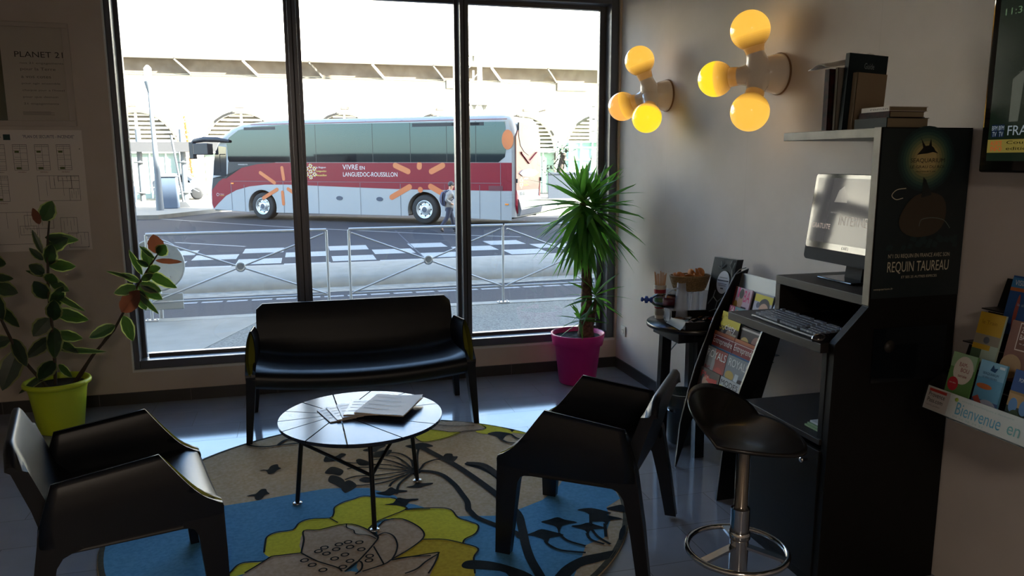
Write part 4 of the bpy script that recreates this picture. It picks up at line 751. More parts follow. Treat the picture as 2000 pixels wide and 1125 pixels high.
b = MB(); b.box((-40, YF-.04, 6.22), (50, YF, 6.96), FRZ); b.box((-40, YF-.62, 6.96), (50, YF+.3, 7.10), CANW); b.box((-40, YF-.05, 6.10), (50, YF, 6.18), SHD); b.build('cornice', st)  # frieze plate: soffit brown with the overhang's shade put into its colour
for k in range(12):
    x = -9.6+k*3.4; b = MB(); b.bar((x, YF-.55, 6.90), (x+.7, YF-.03, 6.2), .09, .10, SHD if k % 2 else CANW); b.build('cornice_strut', st)
for x0_, x1_ in ((14.9, 16.9), (8.2, 9.4)): b = MB(); b.box((x0_, YF-.3, 5.7), (x1_, YF, 6.15), SHD); b.build('signal_box', st)
RFM = M('roof_plant', '#9fa5a5', .5, .3)
t = thing('rooftop_plant', 'grey rooftop cooling unit with a railed platform on the station roof', 'rooftop unit', (-6, 46, 9), None)
b = MB(); b.box((-6.2, 46, 7.8), (-5.1, 46.6, 8.0), RFM); b.box((-5.9, 46, 7.2), (-5.75, 46.5, 7.9), RFM)
for k in range(6): b.box((-5.9+.0, 46.0, 6.7+.13*k), (-5.05, 46.1, 6.76+.13*k), RFM)
b.box((-5.6, 46, 7.6), (-4.9, 46.6, 7.85), RFM); b.lathe([(.2, 0), (.2, .4), (0, .4)], (-5.0, 46.3, 7.6), RFM, n=12); b.build('unit', t)
b = MB()
for q in (((-7.9, 46, 8.5), (-5.9, 46, 8.45)), ((-7.4, 46, 8.5), (-7.4, 46, 7.8)), ((-6.3, 46, 8.45), (-6.3, 46, 7.8))): b.bar(*q, .05, .05, RFM)
b.build('platform_rail', t)
t = thing('roof_finial', 'short dark flue standing on the station roof left of the first mullion', 'flue', (-2.8, 46, 8.2)); b = MB(); b.tube([(-2.7, 46, 7.7), (-2.62, 46, 8.3)], .07, DK, n=8); b.sphere((-2.6, 46, 8.36), .11, DK, n=8); b.build('flue_pipe', t)

# lattice mast behind the third pane
t = thing('lattice_mast', 'white lattice catenary mast rising behind the coach in the right pane', 'mast', (8.75, 40, -.34)); MW = M('mast_white', '#f0f0ec', .6); MG = M('mast_grey', '#8b8b85', .6)
b = MB()
for dx in (-.42, .42):
    for dy in (0, .5): b.bar((8.75+dx, 40+dy, -.34), (8.75+dx*.9, 40+dy, 12), .12, .12, MW)
b.build('legs', t) if False else b.build('mast_frame', t)
b = MB()
for k in range(16):
    z = .2+k*.75; b.bar((8.4, 40, z), (9.1, 40, z+.7), .05, .03, MW); b.box((8.70, 39.93, z+.3), (8.80, 40, z+.75), MG)
b.build('lattice_bracing', t)
b = MB(); b.box((7.9, 39.6, 4.45), (10.0, 40.6, 4.52), MG)
for q in (8.2, 8.75, 9.3): b.prism([(q-.12, 4.45), (q+.12, 4.45), (q, 4.1)], 'y', 39.8, 40.0, MG)
b.box((8.35, 39.7, 6.9), (9.15, 40.3, 6.95), MG)
b.add([(8.0, 39.9, 7.0), (8.3, 39.9, 7.0), (8.3, 39.9, 7.3)], [(0, 1, 2)], MG); b.add([(9.2, 39.9, 7.0), (9.5, 39.9, 7.0), (9.2, 39.9, 7.3)], [(0, 1, 2)], MG); b.build('bracket', t)
b = MB(); b.tube([(8.9, 40, 9.9), (7.9, 40, 9.6), (7.6, 40, 9.0)], .04, MG, n=6); b.tube([(8.9, 40, 10.4), (8.1, 40, 9.8), (7.7, 40, 9.5)], .03, MG, n=6); b.build('catenary_arm', t)
# street lamp, poles, bin, shelter, fence, car, glazed pavilion
SP = M('street_furniture_grey', '#5b6167', .6, .2)
t = thing('street_lamp', 'slender grey street lamp with a lantern head at the left of the bus shelter', 'street lamp', (-5.72, 34.3, -.34))
b = MB(); b.tube([(-5.72, 34.3, -.34), (-5.72, 34.3, 1.2), (-5.78, 34.3, 4.4)], [.16, .12, .06], SP, n=12); b.build('lamp_post', t)
b = MB(); b.lathe([(.05, 4.3), (.17, 4.75), (.17, 4.8)], (-5.78, 34.3, 0), SP, n=16); b.lathe([(.12, 4.8), (.15, 5.3), (.05, 5.42), (0, 5.43)], (-5.78, 34.3, 0), M('lantern_glass', '#d7dad7', .3), n=16); b.build('lantern', t)
t = thing('litter_bin', 'tall blue-grey public litter bin beside the street lamp', 'bin', (-5.6, 35.6, -.34)); b = MB(); b.box((-5.78, 35.3, -.34), (-5.18, 35.9, 1.0), M('bin_bluegrey', '#445264', .7)); b.build('bin_body', t, bevel=.03); b = MB(); b.prism([(-5.82, 1.0), (-5.14, 1.0), (-5.3, 1.12), (-5.7, 1.12)], 'y', 35.25, 35.95, SP); b.build('bin_lid', t)
t = thing('sign_pole', 'thin dark leaning pole on a square foot between the bin and the coach', 'pole', (-5.3, 36.2, -.34)); b = MB(); b.tube([(-5.05, 36.2, -.3), (-5.2, 36.2, 1.2), (-5.38, 36.2, 2.75)], .05, M('dark_pole', '#4a4d52', .5), n=8); b.build('pole', t); b = MB(); b.prism([(-5.4, -.34), (-4.75, -.34), (-4.95, -.10), (-5.2, -.10)], 'y', 36, 36.4, M('dark_pole', '#4a4d52', .5)); b.build('pole_foot', t)
t = thing('bus_shelter', 'open bus shelter with a flat dark roof beam on grey posts', 'bus shelter', (-7, 42, -.34), None)
b = MB(); b.box((-12, 41.5, 2.10), (-3.4, 42.6, 2.58), M('shelter_roof', '#3a3b3e', .7)); b.build('roof_beam', t)
for x in (-7.75, -5.75):
    b = MB(); b.tube([(x, 42, -.34), (x, 42, 3.2)], .13, SP, n=12)
    for z in (.05, 1.55): b.lathe([(.13, 0), (.30, .02), (.30, .06), (.13, .08)], (x, 42, z), SP, n=16)
    b.build('shelter_post', t)
b = MB(); b.bar((-7.7, 42, .35), (-5.75, 42, .35), .05, .05, SP); b.bar((-7.0, 42, 1.0), (-4.8, 42, 1.0), .04, .04, SP); b.bar((-6.6, 42, .95), (-5.1, 42, .1), .04, .04, SP); b.build('shelter_rail', t)
t = thing('timetable_panel', 'grey timetable panel on a plinth at the left edge of the window view', 'information panel', (-8.3, 41, -.34)); b = MB(); b.box((-9.2, 41, .62), (-8.25, 41.1, 1.95), M('panel_grey', '#6e7476', .6))
for k in range(8): b.box((-9.1, 40.98, .8+.13*k), (-8.4, 41, .84+.13*k), M('panel_text', '#8a9296', .5))
b.build('panel', t); b = MB(); b.box((-9.6, 41, -.34), (-7.9, 41.4, .45), M('plinth_blue', '#2f3d4e', .7)); b.build('plinth', t)
t = thing('car', 'small pale car parked behind the bus shelter', 'car', (-6.7, 43.3, -.34)); CB = M('car_paint', '#7b8797', .3, coat=.5)
b = MB(); b.prism([(-7.4, -.05), (-4.9, -.05), (-4.85, .35), (-5.3, .55), (-5.9, .98), (-6.9, 1.02), (-7.45, .6)], 'y', 43.0, 44.35, CB); b.build('car_body', t, bevel=.05)
b = MB(); b.prism([(-7.1, .6), (-5.6, .55), (-6.0, .92), (-6.85, .95)], 'y', 42.98, 43.0, GLS); b.build('car_window', t)
for x in (-7.0, -5.35): b = MB(); b.lathe([(0, 0), (.2, 0), (.31, .02), (.31, .2)], (x, 42.97, -.03), TYR, axis=(0, 1, 0), n=20); b.build('car_wheel', t)
t = thing('climbing_plant_pole', 'orange pole wrapped in dry climbing plant against the station wall', 'pole', (-5.9, 44.8, -.34)); b = MB(); b.tube([(-5.65, 44.85, .2), (-5.9, 44.85, 4.0)], .10, M('rust_pole', '#c07a30', .7), n=8); b.build('pole', t)
b = MB(); rn = random.Random(5)
for k in range(260):
    z = .3+3.6*rn.random(); c = Vector((-5.65-.25*z/4+rn.gauss(0, .2), 44.8+rn.uniform(-.15, .1), z)); d = Vector((rn.uniform(-.1, .1), 0, rn.uniform(-.1, .1))); b.add([c, c+d, c+Vector((d.z, .02, -d.x))], [(0, 1, 2)], M('dry_leaf', '#a9a07a', .8))
b.build('climbing_leaves', t)
t = thing('picket_fence', 'dark blue board fence at the right behind the coach', 'fence', (13.5, 38, -.34)); FB = M('fence_blue', '#1c2735', .8)
for x in (12.2, 13.6, 15.0): b = MB(); b.box((x, 38, -.34), (x+1.36, 38.06, 1.0), FB); b.box((x, 37.96, .9), (x+1.36, 38.1, 1.0), FB); b.build('fence_panel', t)
t = thing('glazed_pavilion', 'green-tinted glazed pavilion with a sloping roof at the right edge of the window', 'pavilion', (16, 42.5, -.34)); GP = M('pavilion_glass', '#8fc0ab', .1, spec=.8); GW = M('pavilion_frame', '#dfe8e2', .5)
b = MB(); b.box((14.2, 42.6, -.3), (18.5, 42.7, 2.6), GP); b.box((16.2, 42.3, 2.6), (18.5, 42.7, 5.0), GP); b.build('glazing', t)
b = MB()
for x in (14.2, 14.9, 15.6, 16.3, 17.0, 17.7): b.box((x, 42.5, -.3), (x+.07, 42.6, 2.7), GW)
for z in (.2, .9, 1.6, 2.3, 2.6): b.box((14.2, 42.5, z), (18.5, 42.6, z+.07), GW)
for z in (3.2, 3.9, 4.6): b.box((16.2, 42.2, z), (18.5, 42.3, z+.06), GW)
b.box((16.2, 42.2, 2.6), (16.35, 42.3, 5.1), GW); b.build('glazing_frame', t)
b = MB(); b.prism([(13.4, 4.35), (18.5, 5.6), (18.5, 5.75), (13.4, 4.5)], 'y', 41.8, 43, M('pavilion_roof', '#b9bfae', .6)); b.prism([(13.2, 4.3), (13.7, 4.42), (13.7, 4.52), (13.2, 4.4)], 'y', 41.7, 43, SHD); b.build('sloping_roof', t)
t = thing('palm_tree', 'dark bushy palm behind the rear of the coach', 'palm', (13, 39.4, -.34)); PG = M('dark_palm', '#26301f', .9)
b = MB(); b.tube([(13.2, 39.4, -.3), (13.3, 39.4, 1.0), (13.5, 39.4, 2.0)], [.25, .2, .16], M('palm_trunk', '#3a352e', .9), n=10); b.build('trunk', t)
b = MB(); rn = random.Random(9)
for k in range(70):
    c = Vector((13.5+rn.gauss(0, .25), 39.4, 2.0+rn.gauss(0, .25)))if k < 40 else Vector((12.8+rn.gauss(0, .35), 39.3, 1.2+rn.gauss(0, .4))); a = rn.uniform(0, 2*PI); e = rn.uniform(-.3, .9); L = rn.uniform(.4, .8)
    d = Vector((math.cos(a)*math.cos(e), math.sin(a)*math.cos(e), math.sin(e))); s_ = d.cross(Vector((0, 0, 1))).normalized()*.05
    b.add([c-s_, c+s_, c+d*L*.6+s_, c+d*L*.6-s_, c+d*L-Vector((0, 0, .15))], [(0, 1, 2, 3), (3, 2, 4)], PG)
b.build('fronds', t)
# unseen low blocks added down the road for the coach windows to mirror
b = MB(); b.box((-75, 2, -.5), (-60, 45, 2.1), M('mirror_block_dark', '#2e2c28', .9)); b.box((-72, -30, -.5), (-58, 2, 2.4), M('mirror_block_dark', '#4e4a44', .9)); struct(b.build('mirror_block'))

# ------------------------------------------------------------------ internet station at the right wall
WGE = M('wenge_veneer', '#201c1a', .5, noise_=('#151210', 9), spec=.35); WGD = M('wenge_panel', '#0c0a09', .55, spec=.2); GRW = M('grey_wood_edge', '#8b8577', .5, noise_=('#7a7467', 12)); BLK = M('satin_black', '#0a0a0b', .4)
y0, yF = 2.348, 2.932      # near panel plane, far end
t = thing('computer_station', 'tall dark-wood internet station with book shelf, hutch, keyboard shelf and cupboard on the right wall', 'desk unit', (2.1, y0, 0))
b = MB(); b.prism([(1.855, 0), (2.40, 0), (2.40, 1.788), (2.0, 1.788), (2.0, 1.135), (1.885, 1.02), (1.865, 1.0)], 'y', y0, y0+.034, WGD); b.build('side_panel', t, bevel=.002)
b = MB(); b.box((1.998, y0+.001, 1.14), (2.001, y0+.035, 1.788), GRW); o = b.build('panel_edge', t); o['label'] = 'grey front edge of the tall side panel'
b = MB(); b.box((2.0, y0+.034, 1.752), (2.40, yF, 1.786), GRW); b.build('book_shelf', t, bevel=.002)
b = MB(); b.box((2.385, y0+.034, 1.17), (2.40, y0+.20, 1.752), GRW); b.build('back_board', t)
b = MB(); b.box((2.0, y0+.034, 1.135), (2.40, yF, 1.172), WGE); b.build('hutch_top', t, bevel=.002)
b = MB(); b.box((2.0, yF-.034, 1.0), (2.40, yF, 1.135), WGE); b.build('hutch_side', t, bevel=.002)
b = MB(); b.box((2.38, y0+.034, .98), (2.40, yF-.03, 1.135), WGD); b.build('hutch_back', t)
b = MB(); b.box((1.83, y0+.034, .962), (2.40, yF+.10, .998), WGE); b.build('keyboard_shelf', t, bevel=.002)
b = MB(); b.box((1.85, y0+.034, .600), (2.40, yF-.03, .622), WGE); b.build('lower_shelf', t, bevel=.002)
b = MB(); b.box((1.87, y0+.034, .0), (2.40, yF-.10, .56), WGD); b.build('cupboard', t)
b = MB(); b.box((1.852, y0+.034, .05), (1.87, yF-.10, .575), WGD); d_ = b.build('cupboard_door', t, bevel=.002)
b = MB(); b.lathe([(.006, 0), (.006, .018), (.011, .022), (.011, .03), (0, .031)], (1.852, y0+.10, .52), M('chrome', '#cccccc', .12, 1), axis=(-1, 0, 0), n=14); b.build('door_knob', d_)
b = MB(); b.box((1.86, y0+.034, .622), (1.90, y0+.06, .962), WGD); b.build('shelf_support', t)
b = MB(); b.box((2.03, y0-.004, .84), (2.36, y0-.001, 1.05), M('smoked_window', '#101418', .1)); b.lathe([(0, 0), (.02, .0), (.024, .004), (0, .006)], (2.10, y0-.004, .98), M('round_badge', '#2c2a26', .5), axis=(0, -1, 0), n=20); b.build('glazed_hatch', t)
# poster on the near panel
t = thing('poster', 'dark aquarium poster with a bull shark and white lettering on the side of the station', 'poster', (2.2, y0-.004, 1.45))
b = MB(); b.T = frame((0, y0-.003, 0), (1, 0, 0), (0, 0, 1)); b.box((2.004, 1.165, -.002), (2.398, 1.784, 0), M('poster_navy', '#0b1a1d', .5))
def halo(name):
    m = M(name, '#0b1a1d', .5); 
    return m
HC = [M('poster_halo_%s' % 'abcdefgh'[k], c, .5) for k, c in enumerate(('#12292b', '#1d3a38', '#2f4d43', '#485f4a', '#66714f', '#838155', '#9d9060', '#b5a26c'))]
for k, m in enumerate(HC):
    r_ = .125-.0115*k; b.add([(2.20+r_*math.cos(a), 1.675+r_*.95*math.sin(a), .0004+.0002*k) for a in [2*PI*q/32 for q in range(32)]], [list(range(32))], m)
TN = M('shark_silhouette', '#0b0f10', .4); BR = M('shark_brown', '#3a3022', .5); TEA = M('poster_teal', '#13292b', .5); LT = M('poster_letter', '#b9b29c', .4)
def sh(pts, m, z=.002): b.poly([(p[0], p[1]) for p in pts], m, z)
sh([(2.165, 1.70), (2.18, 1.715), (2.172, 1.74), (2.163, 1.755), (2.19, 1.722), (2.205, 1.724), (2.212, 1.75), (2.218, 1.722), (2.228, 1.715), (2.235, 1.705), (2.25, 1.695), (2.225, 1.70), (2.20, 1.695), (2.175, 1.693), (2.155, 1.69)], TN)
b.text('SEAQUARIUM', 2.13, 1.66, .15, .018, TN, z=.002); b.text('LE GRAU DU ROI', 2.13, 1.642, .15, .010, TN, z=.002); b.text('sanctuaire de la mer', 2.155, 1.628, .09, .006, TN, z=.002)
sh([(2.19, 1.535), (2.192, 1.61), (2.205, 1.60), (2.235, 1.545)], M('fin_dark', '#121a1a', .4), .0021)
sh(smooth_closed([(2.10, 1.45), (2.12, 1.50), (2.16, 1.54), (2.22, 1.555), (2.28, 1.54), (2.305, 1.50), (2.30, 1.44), (2.26, 1.40), (2.18, 1.39), (2.12, 1.41)]), BR, .0018)
b.stroke([(2.11, 1.535), (2.08, 1.53), (2.06, 1.545), (2.08, 1.565), (2.12, 1.57)], .003, LT, .002)
b.stroke([(2.19, 1.43), (2.20, 1.455), (2.25, 1.46), (2.30, 1.45), (2.33, 1.42)], .003, M('poster_greyline', '#5c665c', .4), .0022)
rn = random.Random(2)
for k in range(26): x = 2.04+.32*rn.random(); z = 1.345+.035*rn.random(); sh([(x, z), (x+.02, z-.004), (x+.026, z+.012), (x+.008, z+.018)], TEA, .0012+k*.00001)
b.text("N°1 DU REQUIN EN FRANCE AVEC SON", 2.065, 1.312, .275, .018, LT, z=.002); b.text('REQUIN TAUREAU', 2.065, 1.255, .275, .046, LT, z=.002); b.text('ET SES 25 AUTRES ESPECES', 2.13, 1.238, .16, .009, LT, z=.002); b.text('seaquarium.fr', 2.012, 1.195, .085, .009, LT, z=.002)
b.build('poster_sheet', t)

# books on the shelf
def book(label, x0, y_, th, dep, h, m, lean=0, pages=True, title=None, tm=None, group='books standing on the station shelf'):
    """standing book: spine towards -x, near cover faces -y, lean about its foot"""
    t = thing('book', label, 'book', (x0, y_, 1.788), group); R_ = Matrix.Translation((x0, y_, 1.788)) @ Matrix.Rotation(math.radians(lean), 4, 'Y')
    b = MB(); b.T = R_; b.box((0, 0, 0), (dep, .0025, h), m); b.box((0, th-.0025, 0), (dep, th, h), m); b.box((-.001, 0, 0), (.003, th, h), m)
    if title:
        b.T = R_ @ frame((0, -.0004, 0), (1, 0, 0), (0, 0, 1)); b.text(title[0], *title[1:5], tm, z=.0006)
    b.build('cover', t); b = MB(); b.T = R_; b.box((.003, .003, .004), (dep-.004, th-.003, h-.004), M('page_edge', '#c7bdb0', .7)); b.build('pages', t)
RBK = M('book_darkred', '#3a1512', .7, noise_=('#160f0d', 40), spec=.2); GBK = M('book_grey', '#6f6a60', .7, spec=.2); TBK = M('book_teal', '#131f22', .6, spec=.2); BBK = M('book_beige', '#7d6d56', .7, spec=.2); SLB = M('book_slate', '#3c4a50', .4)
book('dark red patterned book standing at the window end of the shelf', 2.005, 2.66, .028, .155, .235, RBK)
book('thin grey book standing between the dark red book and the teal guide', 2.02, 2.632, .012, .15, .238, GBK)
book('tall dark teal book headed Guide standing on the shelf', 2.03, 2.60, .022, .175, .290, TBK, 3, title=('Guide', .07, .235, .045, .022), tm=M('guide_grey', '#6c7678', .4))
book('beige paperback standing in front of the tall teal guide', 2.05, 2.570, .024, .135, .215, BBK, 3)
t = thing('leaflet', 'white curved leaflet lying across the tops of the standing books', 'leaflet', (2.1, 2.7, 2.04)); b = MB(); b.grid(lambda u, v: (2.0+.215*u, 2.66+.13*v-.02*u, 2.03+.045*u**1.3+.018*(1-math.cos(2*PI*v))*.5), 10, 6, M('leaflet_white', '#cfcac0', .5)); o = b.build('leaflet_sheet', t); sm = o.modifiers.new('solid', 'SOLIDIFY'); sm.thickness = .002
def lying(label, x0, x1, ya, yb, z, th, m, group='books stacked flat on the station shelf', ttl=None):
    t = thing('book', label, 'book', (x0, ya, z), group); b = MB(); b.box((x0, ya, z), (x1, yb, z+.002), m); b.box((x0, ya, z+th-.002), (x1, yb, z+th), m); b.box((x0-.001, ya, z), (x0+.003, yb, z+th), m)
    if ttl: b.T = frame((x0-.0015, yb, z), (0, -1, 0), (0, 0, 1)); b.text(ttl, .05, th*.3, .09, th*.35, INK)
    b.build('cover', t); b = MB(); b.box((x0+.003, ya+.003, z+.002), (x1-.003, yb-.003, z+th-.002), M('page_edge_dark', '#7d7058', .8)); b.build('pages', t)
lying('thick black book lying at the bottom of the flat stack', 2.05, 2.235, 2.385, 2.555, 1.788, .036, TBK)
lying('dark brown book lying in the middle of the flat stack', 2.06, 2.215, 2.385, 2.545, 1.825, .022, RBK)
lying('white-spined paperback lying on top of the flat stack', 2.07, 2.24, 2.40, 2.545, 1.848, .017, M('book_white', '#b8aea6', .5), ttl='roman')

# all-in-one computer
ALU = M('monitor_silver', '#14191d', .7, spec=.2); BEZ = M('monitor_bezel', '#0b0d10', .06, spec=.9); DSP = M('display', '#202326', .05, emit='#8f8d8e', es=.06, spec=.35)
t = thing('computer', 'widescreen all-in-one computer with glossy screen standing on the hutch', 'computer', (2.2, 2.75, 1.173))
# panel: faces -x, tilted back
RM_ = Matrix.Translation((2.175, 2.73, 1.235)) @ Matrix.Rotation(math.radians(7), 4, 'Y') @ Matrix.Rotation(math.radians(0), 4, 'Z')
FM = RM_ @ frame((0, .26, 0), (0, -1, 0), (0, 0, 1))
def rrect(w_, h_, r_, n=5):
    P = []
    for cx, cy, a0 in ((w_-r_, h_-r_, 0), (r_, h_-r_, 90), (r_, r_, 180), (w_-r_, r_, 270)):
        for k in range(n+1): a = math.radians(a0+90*k/n); P.append((cx+r_*math.cos(a), cy+r_*math.sin(a)))
    return P
b = MB(); b.T = FM; b.prism(rrect(.50, .38, .02), 'z', -.028, 0, ALU); b.build('casing', t, bevel=.003)
b = MB(); b.T = FM; b.prism([(p[0]+.004, p[1]+.055) for p in rrect(.492, .322, .012)], 'z', 0, .0025, BEZ); s_ = b.build('bezel', t)
b = MB(); b.T = FM; b.rect(.022, .082, .478, .362, .0031, DSP); DT = M('display_text', '#1a1414', .2, emit='#5b4648', es=.16); DT2 = M('display_grey', '#222222', .1, emit='#777474', es=.16)
b.text('INTERNET', .20, .165, .20, .038, DT, z=.0035); b.text('GRATUITE', .03, .142, .12, .022, M('display_rose', '#222222', .2, emit='#8f6e68', es=.16), z=.0035); b.text('navigation', .14, .21, .06, .010, DT2, z=.0035)
b.poly([(.15, .26), (.23, .26), (.225, .30), (.20, .33), (.17, .31)], DT2, .0034); b.build('screen', s_)
b = MB(); b.T = FM; b.text('DELL', .245, .064, .045, .011, M('logo_silver', '#c9ccd0', .3), z=.0032); b.build('maker_logo', s_)
b = MB(); b.T = Matrix.Identity(4); b.prism([(2.20, 1.18), (2.23, 1.18), (2.25, 1.34), (2.22, 1.34)], 'y', 2.64, 2.74, ALU); b.build('stand_neck', t); b = MB(); b.box((2.11, 2.585, 1.1735), (2.33, 2.80, 1.182), BEZ); b.build('stand_foot', t, bevel=.003)
# keyboard
KEY = M('key_black', '#17181b', .35); t = thing('keyboard', 'black computer keyboard lying on the station shelf', 'keyboard', (1.93, 2.65, .998)); b = MB()
KR = Matrix.Translation((1.862, 2.895, 1.0)) @ Matrix.Rotation(math.radians(-2), 4, 'Z'); b.T = KR; b.prism([(0, 0), (.155, 0), (.155, .022), (0, .010)], 'y', -.44, 0, KEY); b.build('keyboard_base', t, bevel=.003)
b = MB(); b.T = KR
for r_ in range(6):
    x = .014+r_*.0225+(.004 if r_ == 5 else 0)
    for c in range(21):
        yy = -.012-.0205*c
        if r_ == 5 and c in (1, 6, 11, 15): continue
        if c in (15,) or (r_ in (1,) and 15 < c < 18 and c != 17): continue
        if r_ == 0 and 3 < c < 9:
            if c > 4: continue
            b.box((x, -.012-.0205*8, .012+x*.078), (x+.017, yy+.0, .0205+x*.078), M('key_top_sheen', '#6a7280', .3)); continue
        b.box((x, yy-.017, .012+x*.078), (x+.017, yy, .0205+x*.078), M('key_top_sheen', '#6a7280', .3))  # grey-blue tops: highlights put into the colour of the black keys
o = b.build('keys', t); stuff(o)
t = thing('mouse', 'small shiny computer mouse at the near end of the keyboard shelf', 'mouse', (1.86, 2.43, .998)); b = MB(); b.sphere((1.865, 2.43, 1.004), .03, M('mouse_shell', '#1a1b20', .12, coat=1), n=18, sc=(1.3, .85, .75)); b.build('mouse_shell', t)
# leaflets in the open compartment
t = thing('leaflet_holder', 'clear holder with pale leaflets standing on the lower shelf', 'leaflet holder', (2.25, 2.46, .622)); b = MB(); b.box((2.12, 2.46, .623), (2.24, 2.465, .80), ACR); b.box((2.12, 2.50, .623), (2.24, 2.505, .83), ACR); b.build('holder', t); b = MB(); b.box((2.125, 2.468, .626), (2.235, 2.492, .825), M('leaflet_cream', '#d9cfb4', .5)); b.build('leaflets', t)
t = thing('booklet_stack', 'low pile of green-edged booklets lying on the lower shelf', 'booklets', (2.0, 2.44, .622))
GE = M('green_page_edge', '#7f9a72', .6)
for k in range(3): b = MB(); b.T = Matrix.Rotation(0, 4, 'Z'); b.box((1.90+.008*k, 2.39, .6225+.008*k), (2.11+.004*k, 2.54-.006*k, .630+.008*k), GE if k < 2 else M('booklet_cover', '#b9bfc4', .35)); b.build('booklet', t)

# ------------------------------------------------------------------ magazine rack
RKB = M('rack_black', '#0c0c0d', .35); RKG = M('rack_grey', '#6a7074', .45, .3)
ry0, ry1 = 3.20, 3.655
t = thing('magazine_rack', 'leaning black magazine rack with grey shelves between the bar table and the station', 'magazine rack', (2.1, 3.43, 0))
Fp = [(1.912, 0), (1.935, .25), (1.975, .42), (2.02, .575), (2.12, .84), (2.235, 1.06)]
Bp = [(2.315, 1.09), (2.225, .81), (2.135, .50), (2.06, .25), (2.02, 0)]
for yy in (ry0, ry1-.012): b = MB(); b.prism(Fp+(Bp if yy == ry0 else [(2.315, 1.09), (2.225, .81), (2.11, .50), (2.0, .25), (1.918, 0)]), 'y', yy, yy+.012, RKB); b.build('side_panel', t, bevel=.0015, seg=1)
b = MB(); b.tube([(x-.001, ry1-.006, z) for x, z in Fp[2:]]+[(2.26, ry1-.006, 1.085), (2.30, ry1-.006, 1.095)], .003, STL, n=6); o = b.build('edge_trim', t); o['label'] = 'bright metal edge trim of the far side panel'
b = MB(); b.add([(2.10, ry0+.012, .40), (2.10, ry1-.012, .40), (2.275, ry1-.012, 1.068), (2.275, ry0+.012, 1.068)], [(3, 2, 1, 0)], RKG); b.add([(2.112, ry0+.012, .40), (2.112, ry1-.012, .40), (2.287, ry1-.012, 1.068), (2.287, ry0+.012, 1.068)], [(0, 1, 2, 3)], RKG); b.build('back_plate', t)
tops = [(2.045, .57), (2.083, .683), (2.118, .765), (2.155, .872), (2.185, .905), (2.232, 1.0)]
for x, z in tops[:]:
    b = MB(); b.box((x-.012, ry0+.012, z-.19), (x+.05, ry1-.012, z-.186), RKG); b.build('shelf', t)
# magazines
CV = {}
def cm(c, r=.6): return M('print_'+c.strip('#'), c, r, spec=.25)
def mag(label, yl, wd, tx, tz, h, art, thick=.006, cat='magazine', lean=13, grp='magazines in the leaning rack'):
    """yl: far (left) edge y; (tx,tz): top edge"""
    a = math.radians(lean); o_ = Vector((tx-math.sin(a)*h, yl, tz-math.cos(a)*h)); F = frame(o_, (0, -1, 0), (math.sin(a), 0, math.cos(a)))
    b = MB(); b.T = F; b.box((0, 0, -thick), (wd, h, 0), cm(art[0]))
    k = 0
    for it in art[1:]:
        k += 1; z = .0003+.00015*k
        if it[0] == 'r': b.rect(it[1]*wd, it[2]*h, it[3]*wd, it[4]*h, z, cm(it[5]))
        elif it[0] == 't': b.text(it[1], it[2]*wd, it[3]*h, it[4]*wd, it[5]*h, cm(it[6]), z=z)
        elif it[0] == 'e': b.add([(it[1]*wd+it[3]*wd*math.cos(q), it[2]*h+it[4]*h*math.sin(q), z) for q in [2*PI*j/20 for j in range(20)]], [list(range(20))], cm(it[5]))
        elif it[0] == 'p': b.poly([(x*wd, y*h) for x, y in it[2]], cm(it[1]), z)
    return one('magazine', b, label, cat, grp)
L1, L2 = 3.632, 3.428
SKIN_, HAIRC = '#b08a74', '#2a201c'
mag('magazine with a red script title on the lowest rack row, left column', L1, .195, *tops[0], .25, ['#4b3c36', ('e', .4, .72, .2, .14, SKIN_), ('p', '#b0251c', [(.35, .78), (.95, .62), (.9, .86), (.6, .84)]), ('t', 'Plu', .08, .80, .42, .13, '#c32a22'), ('r', .8, .6, .95, .72, '#c9b52a'), ('e', .35, .55, .25, .1, '#7a5a4a')])
mag('magazine with a bold black title on the lowest rack row, right column', L2, .195, tops[0][0], tops[0][1], .25, ['#a3aaae', ('r', 0, .0, 1, .62, '#5a4a46'), ('t', 'MODES', .05, .84, .8, .11, '#16171a'), ('t', 'EDITION', .4, .76, .5, .05, '#7a1f2c'), ('r', .02, .70, .3, .82, '#c9b52a')])
mag('grey magazine with a large white title and red blocks, left column of the rack', L1, .20, *tops[1], .27, ['#78797c', ('r', .42, .3, 1, 1, '#8a3a34'), ('e', .72, .45, .25, .22, '#a53730'), ('p', '#8f8f92', [(.3, .3), (.42, .3), (.5, .7), (.42, .98), (.36, .98)]), ('t', 'ROYALS', .04, .80, .92, .15, '#d8d8d8'), ('t', 'BIG', .05, .52, .26, .10, '#8f1a22'), ('t', 'bijoux', .36, .50, .34, .08, '#d8d0cc')])
mag('grey magazine with a large white title above two faces, right column of the rack', L2, .20, *tops[1], .27, ['#7b8489', ('e', .25, .45, .17, .2, SKIN_), ('e', .25, .62, .2, .09, '#b09a50'), ('e', .78, .42, .15, .18, SKIN_), ('e', .78, .56, .17, .07, HAIRC), ('p', '#b9c6cc', [(.42, .3), (.6, .3), (.66, .7), (.5, .7)]), ('t', 'ROYALS', .1, .80, 1.0*.88, .15, '#c9d0d2'), ('r', .1, .2, .9, .28, '#2a1f22')])
for lab, yl, wd in (('left column, uncovered', L1, .20), ('right column, partly hidden', L2, .205)):
    mag('business magazine with red and blue title bands, '+lab, yl, wd, *tops[2], .27, ['#7d2320', ('r', 0, .94, 1, 1, '#a5541f'), ('r', 0, .905, 1, .92, '#c9a9a0'), ('r', 0, .60, 1, .70, '#2d5b88'), ('r', 0, .0, 1, .60, '#6b6a30'), ('t', 'Entreprendre', .05, .73, .92, .16, '#e3d6d0'), ('t', 'COUP DE GENIE', .04, .57, .92, .10, '#c7c32a')])
